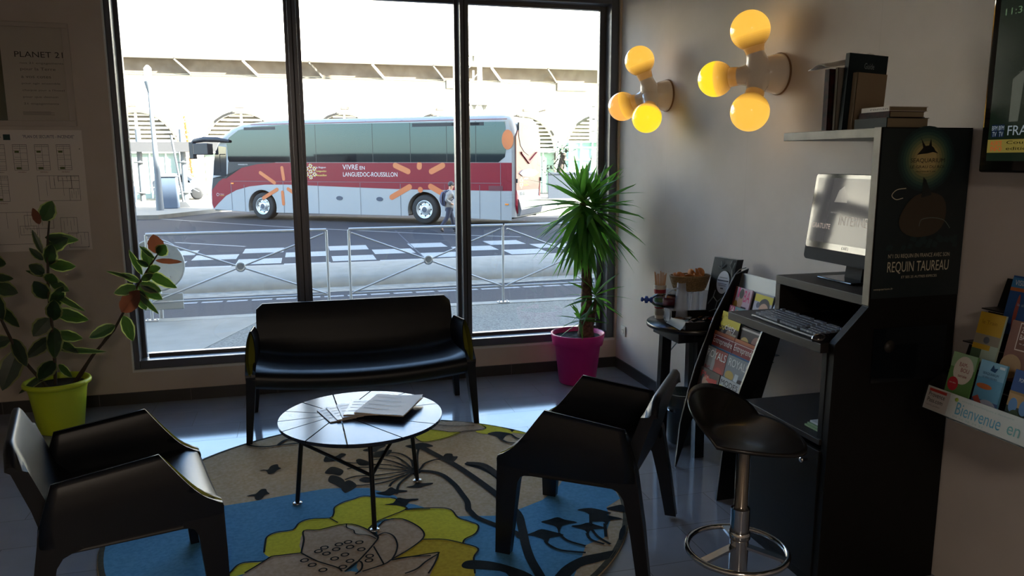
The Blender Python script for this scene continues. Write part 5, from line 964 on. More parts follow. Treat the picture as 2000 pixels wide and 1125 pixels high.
mag('magazine with a yellow banner and yellow-white title, upper left column of the rack', L1-.015, .185, *tops[3], .27, ['#4a3c32', ('r', .0, .85, 1.0, 1, '#c8b92e'), ('p', '#c8b92e', [(.05, .72), (1, .72), (1, .86), (.05, .86)]), ('e', .55, .42, .22, .26, '#a58a72'), ('r', .62, .25, .92, .62, '#a99c80'), ('p', '#7b6a58', [(.02, .5), (.25, .72), (.3, .3)]), ('t', 'So', .02, .64, .28, .16, '#d1c22e'), ('t', 'ciety', .30, .62, .55, .16, '#e0dcd6'), ('t', 'le grand numero', .2, .90, .7, .04, '#5a5220')])
mag('magazine with a crowd photograph, upper right column under the keyboard shelf', L2, .20, tops[3][0], tops[3][1]-.045, .25, ['#3b2f2a', ('e', .25, .62, .22, .18, '#c9a860'), ('e', .75, .72, .2, .16, '#8a6354'), ('e', .55, .42, .2, .16, '#a37a68'), ('r', 0, .93, .9, .97, '#bcb6ae')])
mag('pink and teal magazine peeping out behind the yellow-bannered one', L1-.03, .165, *tops[4], .12, ['#6a8f94', ('r', 0, .55, .32, 1, '#a02050'), ('t', 'SA', .08, .70, .2, .25, '#e0d2da'), ('e', .48, .6, .14, .3, '#a98a80')], thick=.008)
mag('magazine with a woman and large pink letters on the top rack row', L1-.005, .160, *tops[5], .12, ['#c4a9bc', ('r', 0, 0, .12, 1, '#7a2a24'), ('r', .22, .55, .3, 1, '#c03070'), ('e', .44, .38, .14, .30, SKIN_), ('e', .44, .74, .13, .22, HAIRC), ('t', 'BA', .60, .42, .34, .50, '#c2246a'), ('r', .55, .12, .85, .2, '#3a3036'), ('e', .2, .2, .12, .2, '#a87a20')], thick=.008)
mag('magazine with a man\'s face on white and yellow, top rack row right', L2+.005, .155, tops[5][0], tops[5][1]+.0, .155, ['#a9a9b4', ('r', .0, .72, 1, .96, '#c9bd2c'), ('e', .6, .28, .30, .36, '#a98a78'), ('e', .6, .62, .30, .24, '#2c2a2c'), ('e', .6, .44, .27, .26, '#b2917e'), ('e', .25, .6, .09, .1, '#3a4260'), ('r', .05, .1, .3, .3, '#8d90a0')], thick=.006)
mag('small red-headed magazine just above the keyboard', L2+.01, .10, 2.19, .905, .08, ['#8f8a90', ('r', 0, .5, .6, 1, '#b02a50'), ('t', 'SA', .1, .62, .3, .3, '#e8dce0')])

# ------------------------------------------------------------------ small round bar table with coffee things
TX, TY, TR2, TH = 2.135, 3.925, .258, .75
TBM = M('bar_table_black', '#141518', .25, spec=.6)
t = thing('side_table', 'small round black side table holding coffee things against the right wall', 'table', (TX, TY, 0))
b = MB(); b.lathe([(0, TH), (TR2-.003, TH), (TR2, TH-.003), (TR2, TH-.022), (TR2-.003, TH-.025), (0, TH-.025)], (TX, TY, 0), TBM, n=64); b.build('tabletop', t)
b = MB(); b.box((TX-.165, TY-.16, TH-.085), (TX+.19, TY+.16, TH-.025), TBM); b.build('apron', t, bevel=.002)
for lx, ly in ((TX-.135, TY+.055), (TX+.10, TY+.175), (TX+.16, TY-.13), (TX-.03, TY-.16)):
    b = MB(); dx = (lx-TX)*.12; dy = (ly-TY)*.12; b.bar((lx, ly, TH-.05), (lx+dx, ly+dy, 0), .058, .045, TBM); b.build('leg', t)
# tray with sachets
t = thing('sachet_tray', 'open black tray with a curved silver front full of sachets on the side table', 'tray', (2.10, 3.80, TH))
TRM = Matrix.Translation((2.115, 3.80, TH)) @ Matrix.Rotation(math.radians(-5), 4, 'Z')
b = MB(); b.T = TRM
b.box((-.125, -.10, .001), (.145, .11, .006), RKB); b.prism([(-.10, .0), (.11, .0), (.11, .075), (-.10, .045)], 'x', .139, .145, RKB); b.box((-.125, .104, .001), (.145, .11, .07), RKB); b.box((-.125, -.10, .001), (.145, -.094, .045), RKB); b.box((0, -.10, .001), (.005, .11, .04), RKB)
b.box((-.06, -.1, .001), (-.057, .11, .035), RKB); b.build('tray_box', t)
b = MB(); b.T = TRM; b.grid(lambda u, v: (-.125-.03*(1-v)*(1-v), -.10+.21*u, .004+(.030+.022*(.5+.5*math.cos(PI*u*1.0)))*v), 12, 6, M('brushed_silver', '#3e4448', .6, .2)); b.build('tray_front', t)
b = MB(); b.T = TRM; b.box((-.125, -.1, .003), (-.122, .11, .03), RKB); b.build('tray_lip', t)
rn = random.Random(21); SC_ = [('pale blue', '#8fb2cf'), ('white', '#b9b6c6'), ('bronze', '#8a6a52'), ('dark red', '#7a1f1c'), ('tan', '#9a7a58'), ('white and brown', '#a39084'), ('red', '#96261f'), ('silver', '#9aa3ad')]
cells = [(-.095, .07, 2), (-.09, .0, 0), (-.085, -.06, 1), (-.035, .075, 7), (-.03, .02, 5), (-.025, -.05, 5), (.03, .07, 4), (.035, .02, 4), (.06, .055, 7), (.075, -.01, 3), (.085, .03, 6), (.105, .06, 3), (.105, .0, 6), (.06, -.055, 1), (.11, -.05, 3), (.12, .03, 6)]
for cx, cy, k in cells:
    nm, c = SC_[k]; b = MB(); b.T = TRM @ Matrix.Translation((cx, cy, .035)) @ Matrix.Rotation(math.radians(rn.uniform(20, 65)), 4, 'Z') @ Matrix.Rotation(math.radians(rn.uniform(-35, 35)), 4, 'X')
    b.grid(lambda u, v: ((u-.5)*.062, (v-.5)*.034, .006*math.sin(PI*u)*math.sin(PI*v)), 6, 4, M('sachet_'+nm.replace(' ', '_'), c, .25)); b.grid(lambda u, v: ((u-.5)*.062, (.5-v)*.034, -.006*math.sin(PI*u)*math.sin(PI*v)), 6, 4, M('sachet_'+nm.replace(' ', '_'), c, .25))
    b.rect(-.012, -.008, .012, .006, .0068, M('sachet_mark', '#4a3430', .4)); one('sachet', b, nm+' sachet lying in the black tray', 'sachet', 'sachets in the tray, '+nm)
# plastic cups stacked in rows under the basket
CUP = M('clear_plastic', '#c3cddf', .3, alpha=.42)
cupi = 0
for i in range(4):
    for j in range(2):
        cx = 2.055+.062*i; cy = 4.0+.062*j-.012*i
        if (cx-TX)**2+(cy-TY)**2 > (TR2-.03)**2: continue
        for st_ in range(1):
            b = MB(); z0 = TH+.001
            pr = [(.029, 0)]
            for q in range(12): pr += [(.0295-.0006*q, .012+.013*q), (.0275-.0006*q, .014+.013*q)]
            pr += [(.0205, .172), (0, .172)]
            b.lathe(pr, (cx, cy, z0), CUP, n=20); one('cup_stack', b, 'upturned stack of clear plastic cups under the bread basket', 'cups', 'clear plastic cups under the basket')
# basket on the cups
WK = M('wicker', '#8f7650', .7, noise_=('#6f5a3a', 120)); t = thing('basket', 'oval wicker basket of biscuits standing on the plastic cups', 'basket', (2.135, 4.0, .924))
b = MB(); b.T = Matrix.Translation((2.145, 3.985, .924)) @ Matrix.Rotation(math.radians(-6), 4, 'Z')
for k in range(11):
    z = .004+.0082*k; rx = .088+.030*(k/10)**.8; ry = .055+.022*(k/10)**.8
    b.tube([(rx*math.cos(a), ry*math.sin(a), z) for a in [2*PI*q/36 for q in range(37)]], .0052, WK, n=6, cap=False)
b.add([(.088*math.cos(a), .055*math.sin(a), .002) for a in [2*PI*q/24 for q in range(24)]], [list(range(24))], WK); b.build('basket_wall', t)
CK = M('biscuit', '#b8742c', .6, noise_=('#8f5520', 50))
for k, (cx, cy, cz, a_, el) in enumerate(((-.06, .0, .085, 20, 50), (-.035, .02, .082, 80, 40), (-.01, -.015, .082, 140, 30), (.015, .01, .095, 100, 75), (.05, .0, .10, 60, 60), (.075, .015, .098, 10, 70), (-.075, .01, .085, 40, 30), (.04, -.025, .085, 30, 35))):
    b = MB(); b.T = Matrix.Translation((2.145+cx, 3.985+cy, .924+cz)) @ Matrix.Rotation(math.radians(a_), 4, 'Z') @ Matrix.Rotation(math.radians(el), 4, 'X')
    b.lathe([(0, -.007), (.026, -.006), (.030, 0), (.027, .006), (.012, .010), (0, .009)], (0, 0, 0), CK, n=16); one('biscuit', b, 'golden biscuit piled in the wicker basket', 'biscuit', 'biscuits in the basket')
# cup of stirrers
t = thing('stirrer_cup', 'striped red and green paper cup holding wooden stirrers', 'cup', (1.995, 4.06, TH))
b = MB(); PR_, PG_, PW_ = M('cup_red', '#8f1f22', .5), M('cup_green', '#5a8a3a', .5), M('cup_white', '#b9b4a8', .5)
for z, m in ((.0, PW_), (.05, PR_), (.075, PW_), (.10, PG_), (.125, PW_), (.150, PR_), (.175, PW_)): b.lathe([(.026+.055*z, z), (.026+.055*(z+.025), z+.025)], (1.995, 4.06, TH+.001), m, n=24)
b.lathe([(.037, .195), (.037, .2), (.034, .2), (.028, .02), (0, .02)], (1.995, 4.06, TH+.001), PW_, n=24); b.build('paper_cup', t)
for k in range(11):
    a = 2*PI*k/11; b = MB(); b.bar((1.995+.012*math.cos(a), 4.06+.012*math.sin(a), TH+.03), (1.995+.034*math.cos(a), 4.06+.03*math.sin(a), TH+.262+.008*(k % 3)), .006, .0015, M('birch', '#b98f6a', .6)); one('stirrer', b, 'wooden coffee stirrer standing in the paper cup', 'stirrer', 'wooden stirrers in the paper cup')
# jug with blue tap, clear bag
BLU = M('blue_plastic', '#1c3f9c', .25, coat=.5)
t = thing('drink_bottle', 'clear bottle with red contents and a bright blue knob lying at the table edge', 'bottle', (1.99, 4.0, TH))
b = MB(); b.lathe([(0, 0), (.034, .003), (.040, .02), (.042, .08), (.040, .12), (.024, .142), (.018, .15)], (2.06, 3.965, TH+.115), glass('bottle_plastic', (.72, .78, .93), 2.0), axis=(-1, .35, .05), n=28); b.build('bottle_body', t)
b = MB(); b.lathe([(.017, 0), (.017, .012), (.010, .016), (.010, .024), (.021, .028), (.021, .042), (.008, .046), (.008, .052), (.014, .056), (.012, .066), (0, .068)], (1.925, 4.012, TH+.122), BLU, axis=(-1, .35, .05), n=20); b.build('blue_knob', t)
b = MB(); b.lathe([(0, 0), (.030, .003), (.033, .02), (.033, .07), (0, .072)], (2.05, 3.968, TH+.115), M('red_tea', '#6b1a20', .4), axis=(-1, .35, .05), n=20); b.build('contents', t)
b = MB(); b.box((2.0, 3.94, TH+.001), (2.05, 3.99, TH+.075), glass('clear_plastic')); b.build('bottle_rest', t)
t = thing('plastic_jug', 'clear plastic jug with a rounded handle standing in front of the cups', 'jug', (2.04, 3.93, TH))
b = MB(); b.lathe([(0, .002), (.040, .002), (.043, .01), (.036, .10), (.028, .18), (.024, .23)], (2.062, 3.925, TH), CUP, n=24); b.build('jug_body', t)
b = MB(); b.tube([(2.03+.07*math.cos(a), 3.915, TH+.15+.05*math.sin(a)) for a in [PI*q/12 for q in range(13)]], .005, CUP, n=6); b.build('jug_handle', t)
# card with round label
t = thing('display_card', 'tall curved black tea display with cut-out branches and a round white label', 'display stand', (2.30, 3.83, TH))
DF = frame((2.215, 3.80, TH+.002), (1, -.10, 0), (.18, 0, 1))
b = MB()
def cf(u, v): return (2.205+.045*u+.045*v+.02*(v-.5)**2, 3.905-.165*u, TH+.06+.315*v)
b.grid(cf, 10, 14, RKB); TK = .04
b.grid(lambda u, v: (cf(1-u, v)[0]+TK, cf(1-u, v)[1], cf(1-u, v)[2]), 10, 14, RKB)
b.grid(lambda u, v: (cf(1, v)[0]+TK*u, cf(1, v)[1], cf(1, v)[2]), 1, 14, RKB); b.grid(lambda u, v: (cf(0, v)[0]+TK*(1-u), cf(0, v)[1], cf(0, v)[2]), 1, 14, RKB); b.grid(lambda u, v: (cf(u, 1)[0]+TK*v, cf(u, 1)[1], cf(u, 1)[2]), 1, 1, STL)
b.prism([(2.21, 3.905), (2.25, 3.745), (2.29, 3.755), (2.25, 3.915)], 'z', TH, TH+.065, RKB); b.build('stand', t)
b = MB(); LBL = M('label_white', '#c5cfe0', .5)
def on(u, v, d=.001): p = cf(u, v); return (p[0]-d*2-.002, p[1]-d*.5, p[2])
b.add([on(.62+.27*math.cos(a), .58+.20*math.sin(a)*1.02, .002) for a in [2*PI*q/28 for q in range(28)]], [list(range(28))], LBL)
for k, (u0, u1, v) in enumerate(((.45, .8, .66), (.38, .86, .60), (.42, .8, .55), (.45, .78, .52), (.56, .68, .46))): b.add([on(u0, v, .003), on(u1, v, .003), on(u1, v+.008+.012*(k in (1, 4)), .003), on(u0, v+.008+.012*(k in (1, 4)), .003)], [(0, 1, 2, 3)], M('label_print', '#27304a', .5))
b.build('round_label', t)
b = MB(); BRN = M('branch_grey', '#5f6668', .5)
for P in ([(.1, .15), (.3, .3), (.5, .22), (.8, .35)], [(.3, .3), (.35, .42)], [(.5, .22), (.45, .08), (.2, .02)], [(.8, .35), (.95, .2), (.9, .05)], [(.45, .08), (.7, .1), (.9, .05)], [(.8, .35), (.95, .42), (.96, .6), (.92, .8), (.98, .95)], [(.92, .8), (.8, .88), (.85, .98)], [(.3, .85), (.45, .82), (.6, .9)], [(.45, .82), (.4, .95)], [(.96, .6), (1.0, .7)]):
    for (u0, v0), (u1, v1) in zip(P, P[1:]): b.tube([on(u0, v0, .002), on(u1, v1, .002)], .003, BRN, n=5)
b.build('branch_pattern', t)
# power cable from the table to the bin
t = thing('power_cable', 'thin grey cable hanging from the side table down to the floor behind the armchair', 'cable', (2.1, 3.95, 0)); b = MB()
pts = [(2.16, 4.02, .69), (2.13, 4.05, .62), (2.08, 4.08, .54), (2.03, 4.10, .44), (2.01, 4.10, .34), (2.03, 4.10, .2), (2.08, 4.1, .01)]
b.tube(pts, .004, M('cable_grey', '#8d8f92', .5), n=6); b.build('cord', t)
# waste bin
t = thing('waste_bin', 'translucent grey wastepaper bin with a plastic liner below the magazine rack', 'bin', (2.135, 3.995, 0)); BN = M('bin_grey', '#4c5a64', .4, alpha=.85)
b = MB(); b.lathe([(0, .003), (.082, .003), (.085, .006), (.102, .295), (.108, .30), (.108, .306), (.100, .306), (.083, .01), (0, .01)], (2.135, 3.995, 0), BN, n=40); b.build('bin_body', t)
b = MB(); b.lathe([(.109, .235), (.111, .25), (.108, .27), (.112, .285), (.109, .308), (.099, .309), (.097, .2)], (2.135, 3.995, 0), glass('liner_film', (.75, .78, .8), 2.5, .15), n=30); b.build('liner', t)

# ------------------------------------------------------------------ bar stool
CHR = M('chrome', '#cccccc', .12, 1); SX, SY = 1.49, 2.325
t = thing('bar_stool', 'black shell bar stool on a chrome column in front of the station', 'bar stool', (SX, SY, 0))
b = MB(); b.lathe([(0, .0), (.20, .0), (.205, .006), (.19, .016), (.06, .03), (.03, .05), (0, .05)], (SX, SY, 0), CHR, n=48); b.build('base', t)
b = MB(); b.lathe([(.034, .04), (.034, .42)], (SX, SY, 0), CHR, n=28); b.lathe([(.036, .30), (.039, .305), (.039, .325), (.036, .33)], (SX, SY, 0), CHR, n=28); b.lathe([(.034, .42), (.024, .43), (.024, .69)], (SX, SY, 0), M('column_dark_chrome', '#77726c', .18, 1), n=24); b.build('column', t)
b = MB(); b.ring((SX-.005, SY+.005, .255), .180, .011, CHR); b.build('foot_ring', t)
for a in (195, 75, 315): b = MB(); a = math.radians(a); b.bar((SX+.03*math.cos(a), SY+.03*math.sin(a), .275), (SX+.175*math.cos(a), SY+.175*math.sin(a), .258), .03, .010, CHR); b.build('ring_spoke', t)
# shell: back rises on the side away from the station
SH = M('stool_shell', '#15110f', .32, coat=.3); bdir = math.radians(128)
b = MB()
def shell(u, v, th=0):
    r_ = u; a = 2*PI*v; x = r_*math.cos(a); y = r_*math.sin(a)          # x = towards the back
    X = x*.205 if x > 0 else x*.235; Y = y*(.205+.02*x)*(1-.12*max(0, -x)**2)
    rise = max(0, x)**1.2*(.9-.35*abs(y))
    Z = .715+.020*r_**2+.13*max(0, r_-.45)/.55*max(0, (x/r_ if r_ > 0 else 0)-.0)**.8*r_-.028*max(0, -x)**2*r_
    back = max(0, x)*max(0, r_-.45)/.55
    X -= .03*back
    ca, sa = math.cos(bdir), math.sin(bdir); return (SX-.022+X*ca-Y*sa, SY+X*sa+Y*ca, Z-th-.012)
b.grid(lambda u, v: shell(u, v), 16, 48, SH); b.grid(lambda u, v: shell(1-u, v, .013), 16, 48, SH); b.grid(lambda u, v: tuple(Vector(shell(1, v))*(1-u)+Vector(shell(1, v, .013))*u), 1, 48, SH)
b.build('seat_shell', t, weld=True)
b = MB(); b.lathe([(.024, .64), (.07, .685), (.07, .70), (0, .70)], (SX, SY, 0), BLK, n=24); b.build('seat_mount', t)

# ------------------------------------------------------------------ television
t = thing('television', 'black wall television showing a news channel, cut off by the right edge', 'television', (2.33, 1.6, 1.63))
TX1 = 2.30; ty1 = 2.213; ty0 = .95; tz0, tz1 = 1.628, 2.37
b = MB(); b.box((TX1, ty0, tz0), (2.36, ty1, tz1), BEZ); b.box((2.36, 1.3, 1.8), (XW-.004, 1.9, 2.1), BLK); b.build('casing', t, bevel=.008)
b = MB(); TF = frame((TX1-.0006, ty1-.03, tz0+.04), (0, -1, 0), (0, 0, 1)); b.T = TF; E1 = .05
def em(n, c, s_=.06): return M(n, '#050505', .15, emit=c, es=s_)
b.rect(0, 0, 1.19, .67, 0, em('screen_dark', '#1c2a1e', .12)); b.rect(0, .028, 1.19, .072, .0003, em('ticker_ochre', '#8f7f3c', .16)); 
b.text('ALERTE', .012, .053, .045, .014, em('ticker_red', '#b03a20', .25), z=.0007); b.text('INFO', .014, .033, .044, .017, em('ticker_red', '#b03a20', .25), z=.0007); b.text('Coup de filet', .075, .053, .20, .014, em('ticker_black', '#0a0a08', .02), z=.0007); b.text('edition speciale', .075, .033, .22, .014, em('ticker_black', '#0a0a08', .02), z=.0007)
for i in range(2):
    b.rect(.012+.026*i, .080, .035+.026*i, .122, .0004, em('logo_block', '#20304a', .1)); b.text('BFM', .013+.026*i, .103, .021, .015, em('logo_grey', '#8f9aa0', .2), z=.0007); b.text('TV', .016+.026*i, .082, .016, .016, em('logo_grey', '#8f9aa0', .2), z=.0007)
b.text('FRANCE', .075, .085, .16, .032, em('logo_grey', '#8f9aa0', .2), z=.0007)
b.text('11:38 - Direct', .022, .48, .24, .022, em('clock_green', '#5f7a58', .2), z=.0007)
b.poly([(.13, .13), (.30, .13), (.27, .36), (.20, .40), (.15, .34)], em('suit_dark', '#10130f', .05), .0004); b.poly([(.075, .13), (.11, .13), (.12, .30), (.075, .27)], em('shirt_grey', '#6a6f62', .12), .0005)
b.build('screen', t)

# ------------------------------------------------------------------ brochure rack on the right wall
t = thing('brochure_rack', 'stepped brochure rack with a printed white front panel on the right wall', 'brochure rack', (2.2, 1.8, .8))
RA = math.radians(9); fx, fz, fy = 2.10, .802, 2.16
b = MB(); b.prism([(fx-.003, fz-.004), (fx+.018, fz+.085), (2.20, .93), (2.40, .93), (2.40, fz-.02)], 'y', fy, fy+.006, BLK); b.build('end_panel', t)
b = MB(); 
for k in range(4): b.box((fx+.07*k+.01, 1.60, fz+.115*k), (fx+.07*k+.08, fy, fz+.115*k+.004), BLK); b.add([(fx+.07*k+.078, 1.60, fz+.115*k), (fx+.07*k+.078, fy, fz+.115*k), (fx+.07*k+.09, fy-.02, fz+.115*k+.11), (fx+.07*k+.09, 1.60, fz+.115*k+.11)], [(0, 1, 2, 3)], BLK)
b.build('tiers', t)
FF = frame((fx, fy, fz), (0, -1, 0), (math.sin(math.radians(14)), 0, math.cos(math.radians(14))))
b = MB(); b.T = FF; b.box((0, 0, -.004), (.58, .082, 0), M('front_panel_white', '#aeb6b4', .3)); b.rect(.004, .003, .10, .079, .0005, M('sticker_grey', '#a5a09c', .4)); b.rect(.010, .066, .085, .076, .0008, M('sticker_red', '#9a2a24', .4))
b.text('Provence', .012, .048, .07, .016, INK, z=.001); b.text('Pass.com', .012, .028, .066, .015, INK, z=.001); b.text('visites guidees', .012, .014, .06, .006, INKG, z=.001)
CYA = M('letter_cyan', '#2f7f9e', .4); b.text('Bienvenue', .135, .018, .175, .042, CYA, z=.001); b.text('en', .335, .018, .045, .028, M('letter_teal', '#4f8f8f', .4), z=.001); b.text('Camargue', .40, .018, .17, .042, CYA, z=.001)
b.lathe([(.007, 0), (.006, .002), (0, .002)], (.128, .066, 0), M('green_dot', '#8fa83a', .4), n=14); b.text('circuits touristiques a decouvrir', .15, .064, .2, .008, M('pale_print', '#7f9a9a', .5), z=.001); b.text('04 66 56 34 21', .13, .006, .12, .006, M('pale_print', '#7f9a9a', .5), z=.001)
b.build('front_panel', t)
b = MB(); b.T = FF; b.box((-.002, -.004, -.012), (.58, .0, .004), BLK); b.build('bottom_lip', t)
def bro(label, yl, tier, h, art, wd=.10, up=0):
    x = fx+.07*tier+.045; z = fz+.115*tier+.006+up; a = math.radians(12); F = frame((x, yl, z), (0, -1, 0), (math.sin(a), 0, math.cos(a)))
    b = MB(); b.T = F; b.box((0, 0, -.008), (wd, h, 0), cm(art[0]))
    for k, it in enumerate(art[1:]):
        zz = .0003+.00015*k
        if it[0] == 'r': b.rect(it[1]*wd, it[2]*h, it[3]*wd, it[4]*h, zz, cm(it[5]))
        elif it[0] == 't': b.text(it[1], it[2]*wd, it[3]*h, it[4]*wd, it[5]*h, cm(it[6]), z=zz)
        elif it[0] == 'e': b.add([(it[1]*wd+it[3]*wd*math.cos(q), it[2]*h+it[4]*h*math.sin(q), zz) for q in [2*PI*j/24 for j in range(24)]], [list(range(24))], cm(it[5]))
        elif it[0] == 'p': b.poly([(xx*wd, yy*h) for xx, yy in it[2]], cm(it[1]), zz)
    one('brochure', b, label, 'brochure', 'tourist brochures in the stepped rack')
bro('green garden brochure with a white circle on the lowest tier of the rack', fy-.03, 0, .205, ['#5f8a52', ('r', 0, .75, 1, 1, '#8fb08a'), ('e', .56, .72, .40, .24, '#d3cfc4'), ('t', 'BAM-', .36, .78, .34, .07, '#8f3a44'), ('t', 'BOU', .46, .69, .34, .07, '#8f3a44'), ('t', 'seraie', .4, .60, .36, .05, '#8f3a44'), ('e', .28, .46, .22, .12, '#b5303c'), ('t', 'jardin', .14, .46, .26, .03, '#d3cfc4')])
bro('pale blue brochure with an orange fish on the lowest tier of the rack', fy-.145, 0, .205, ['#5f9ab8', ('r', 0, .72, 1, 1, '#7fb0c8'), ('r', 0, 0, 1, .36, '#4a5f88'), ('e', .6, .22, .4, .16, '#a3a8b4'), ('p', '#a34a3c', [(.02, .36), (.2, .42), (.7, .12), (.55, .06)]), ('e', .35, .58, .3, .045, '#b8652c'), ('p', '#23486a', [(.42, .86), (.5, .96), (.56, .90), (.7, .92), (.62, .84)]), ('t', 'SEAQUARIUM', .18, .77, .6, .05, '#1d3f66'), ('t', 'LE GRAU DU ROI', .2, .72, .55, .03, '#1d3f66'), ('r', .75, .92, .95, .96, '#c9d6dc')])
bro('brochure with a stone aqueduct under a blue sky on the lowest tier', fy-.275, 0, .205, ['#2f4f86', ('r', 0, 0, 1, .55, '#2f3a2a'), ('r', 0, .42, 1, .62, '#a8895c'), ('e', .2, .44, .14, .12, '#5d86b5'), ('e', .55, .44, .14, .12, '#5d86b5'), ('e', .88, .44, .13, .12, '#5d86b5'), ('e', .3, .22, .2, .16, '#46583c'), ('r', 0, .62, 1, .66, '#8f7348'), ('t', 'PONT DU GARD', .2, .82, .7, .06, '#d8dde4')], wd=.11)
bro('yellow-topped brochure on the second tier at the left', fy-.06, 1, .20, ['#a5b8a8', ('r', 0, .62, 1, 1, '#b8962c'), ('r', 0, .45, 1, .62, '#8f8a7a'), ('r', 0, .36, .7, .45, '#b8962c'), ('t', 'le Train', .15, .80, .6, .07, '#8a6a1c'), ('r', 0, 0, .4, .36, '#4f6a52'), ('e', .5, .53, .12, .06, '#5a5f66')], up=.035)
bro('brown zoo brochure with a white-outlined box on the second tier', fy-.185, 1, .20, ['#7a5548', ('r', .28, .52, .92, .98, '#c8b5aa'), ('r', .31, .54, .89, .96, '#6b463a'), ('t', 'ZOO', .36, .82, .34, .09, '#d6c9bf'), ('t', 'BARBEN', .36, .70, .5, .09, '#d6c9bf'), ('t', 'le parc', .4, .62, .3, .03, '#d6c9bf'), ('e', .3, .24, .34, .2, '#a88a64')], wd=.115, up=.03)
bro('brochure of a cave at the right end of the second tier', fy-.315, 1, .20, ['#4b4438', ('r', 0, .5, 1, .7, '#8a7a50'), ('e', .5, .3, .3, .2, '#9a9078')], up=.025)
bro('blue brochure with a thin orange band on the third tier', fy-.11, 2, .20, ['#2f5590', ('r', 0, .80, 1, .97, '#3f7fb4'), ('r', 0, .74, 1, .80, '#b0663a'), ('e', .35, .4, .06, .3, '#a0544a'), ('e', .85, .2, .12, .1, '#aebfce'), ('t', 'VISIATOME', .1, .84, .8, .09, '#d6dde4'), ('t', 'le site', .35, .50, .3, .05, '#9fb6d0')], wd=.12, up=.05)
bro('beige map brochure on the third tier beside the blue one', fy-.24, 2, .20, ['#98907e', ('r', 0, 0, 1, .45, '#4f6a3c'), ('e', .5, .25, .5, .18, '#7f9a5c'), ('t', 'SITES', .3, .68, .5, .09, '#6a6256'), ('t', 'en Provence', .25, .58, .6, .05, '#6a6256')], wd=.115, up=.045)
bro('deep blue castle brochure at the top of the rack', fy-.17, 3, .19, ['#24407a', ('r', 0, 0, 1, .28, '#2b2a2c'), ('r', .1, .28, .9, .36, '#8a6a48'), ('t', 'Cite de', .4, .74, .4, .08, '#8fa6cc'), ('t', 'Carcassonne', .3, .60, .6, .08, '#8fa6cc')], wd=.14, up=.09)
bro('second blue castle brochure at the right end of the top tier', fy-.33, 3, .19, ['#2a4684', ('r', 0, 0, 1, .3, '#33302c'), ('t', 'Chateaux', .2, .7, .6, .1, '#9fb2d4')], wd=.13, up=.085)

# ------------------------------------------------------------------ yucca in the magenta pot
MAG = M('magenta_plastic', '#d42886', .45); SOIL = M('soil', '#2c211a', .95, noise_=('#16100c', 60)); YG = M('yucca_leaf', '#356b2a', .6, noise_=('#27561f', 8)); BARK = M('yucca_bark', '#7a5c48', .85, noise_=('#4a3428', 45), bump=.8, bscale=60)
def translucent(m, c, f=.35):
    t = m.node_tree; b_ = t.nodes['Principled BSDF']; o = t.nodes['Material Output']; tr = t.nodes.new('ShaderNodeBsdfTranslucent'); tr.inputs[0].default_value = lin(c); mx = t.nodes.new('ShaderNodeMixShader'); mx.inputs[0].default_value = f
    t.links.new(b_.outputs[0], mx.inputs[1]); t.links.new(tr.outputs[0], mx.inputs[2]); t.links.new(mx.outputs[0], o.inputs[0])
translucent(YG, '#6fae3a', .4)
px_, py_ = 1.955, 5.345
t = thing('yucca', 'tall yucca with sword-shaped green leaves in a magenta pot in the corner by the window', 'plant', (px_, py_, 0))
b = MB(); b.lathe([(0, .003), (.135, .003), (.14, .01), (.172, .295), (.190, .300), (.202, .375), (.204, .385), (.196, .387), (.188, .37), (.175, .34)], (px_, py_, 0), MAG, n=64); b.build('plant_pot', t)
b = MB(); b.grid(lambda u, v: (px_+.186*u*math.cos(2*PI*v), py_+.186*u*math.sin(2*PI*v), .352+.012*noise.noise(Vector((9*u*math.cos(2*PI*v), 9*u*math.sin(2*PI*v), 0)))), 8, 36, SOIL); b.build('soil', t)
def trunk(path, rad, name='trunk'):
    b = MB(); P = []; R_ = []
    for i in range(len(path)-1):
        for k in range(8):
            f = k/8; p = Vector(path[i]).lerp(Vector(path[i+1]), f); P.append(p); R_.append((rad[i]*(1-f)+rad[i+1]*f)*(1+.09*((i*8+k) % 2)))
    P.append(Vector(path[-1])); R_.append(rad[-1]); b.tube(P, R_, BARK, n=14); return b.build(name, t)
tx, ty = 2.025, 5.36
trunk([(tx, ty, .34), (tx+.005, ty, .55), (tx, ty, .85), (tx-.008, ty, 1.08)], [.062, .042, .036, .043])
trunk([(tx-.01, ty, 1.05), (tx-.03, ty-.01, 1.18), (tx-.045, ty-.02, 1.36)], [.03, .023, .022], 'branch')
trunk([(tx+.005, ty, 1.05), (tx+.035, ty+.01, 1.15), (tx+.05, ty+.01, 1.30)], [.03, .022, .02], 'branch')
rn = random.Random(12)
def blade(b, base, az, el, L, W, droop, m):
    base = Vector(base); d = Vector((math.cos(az)*math.cos(el), math.sin(az)*math.cos(el), math.sin(el))); sd = Vector((-math.sin(az), math.cos(az), 0)); up_ = sd.cross(d); vs = []; p = base.copy(); N = 7; tw = rn.uniform(-.5, .5)
    S = sd*math.cos(tw)+up_*math.sin(tw)
    for i in range(N+1):
        f = i/N; w_ = W*(.35+.65*min(1, f/.35)) if f < .35 else W*(1-((f-.35)/.65)**1.6); w_ = max(w_, .0004)
        q = p+Vector((0, 0, -droop*f*f*L)); q.x = min(q.x, XW-.004); q.y = min(q.y, YW+.10 if q.z > .36 and q.x < 2.24 else YW-.005); vs += [q-S*w_/2, q+up_*(-.12*w_), q+S*w_/2]; p = p+d*L/N
    b.add(vs, [(3*i+j, 3*i+j+1, 3*i+j+4, 3*i+j+3) for i in range(N) for j in (0, 1)], m, True)
b = MB()
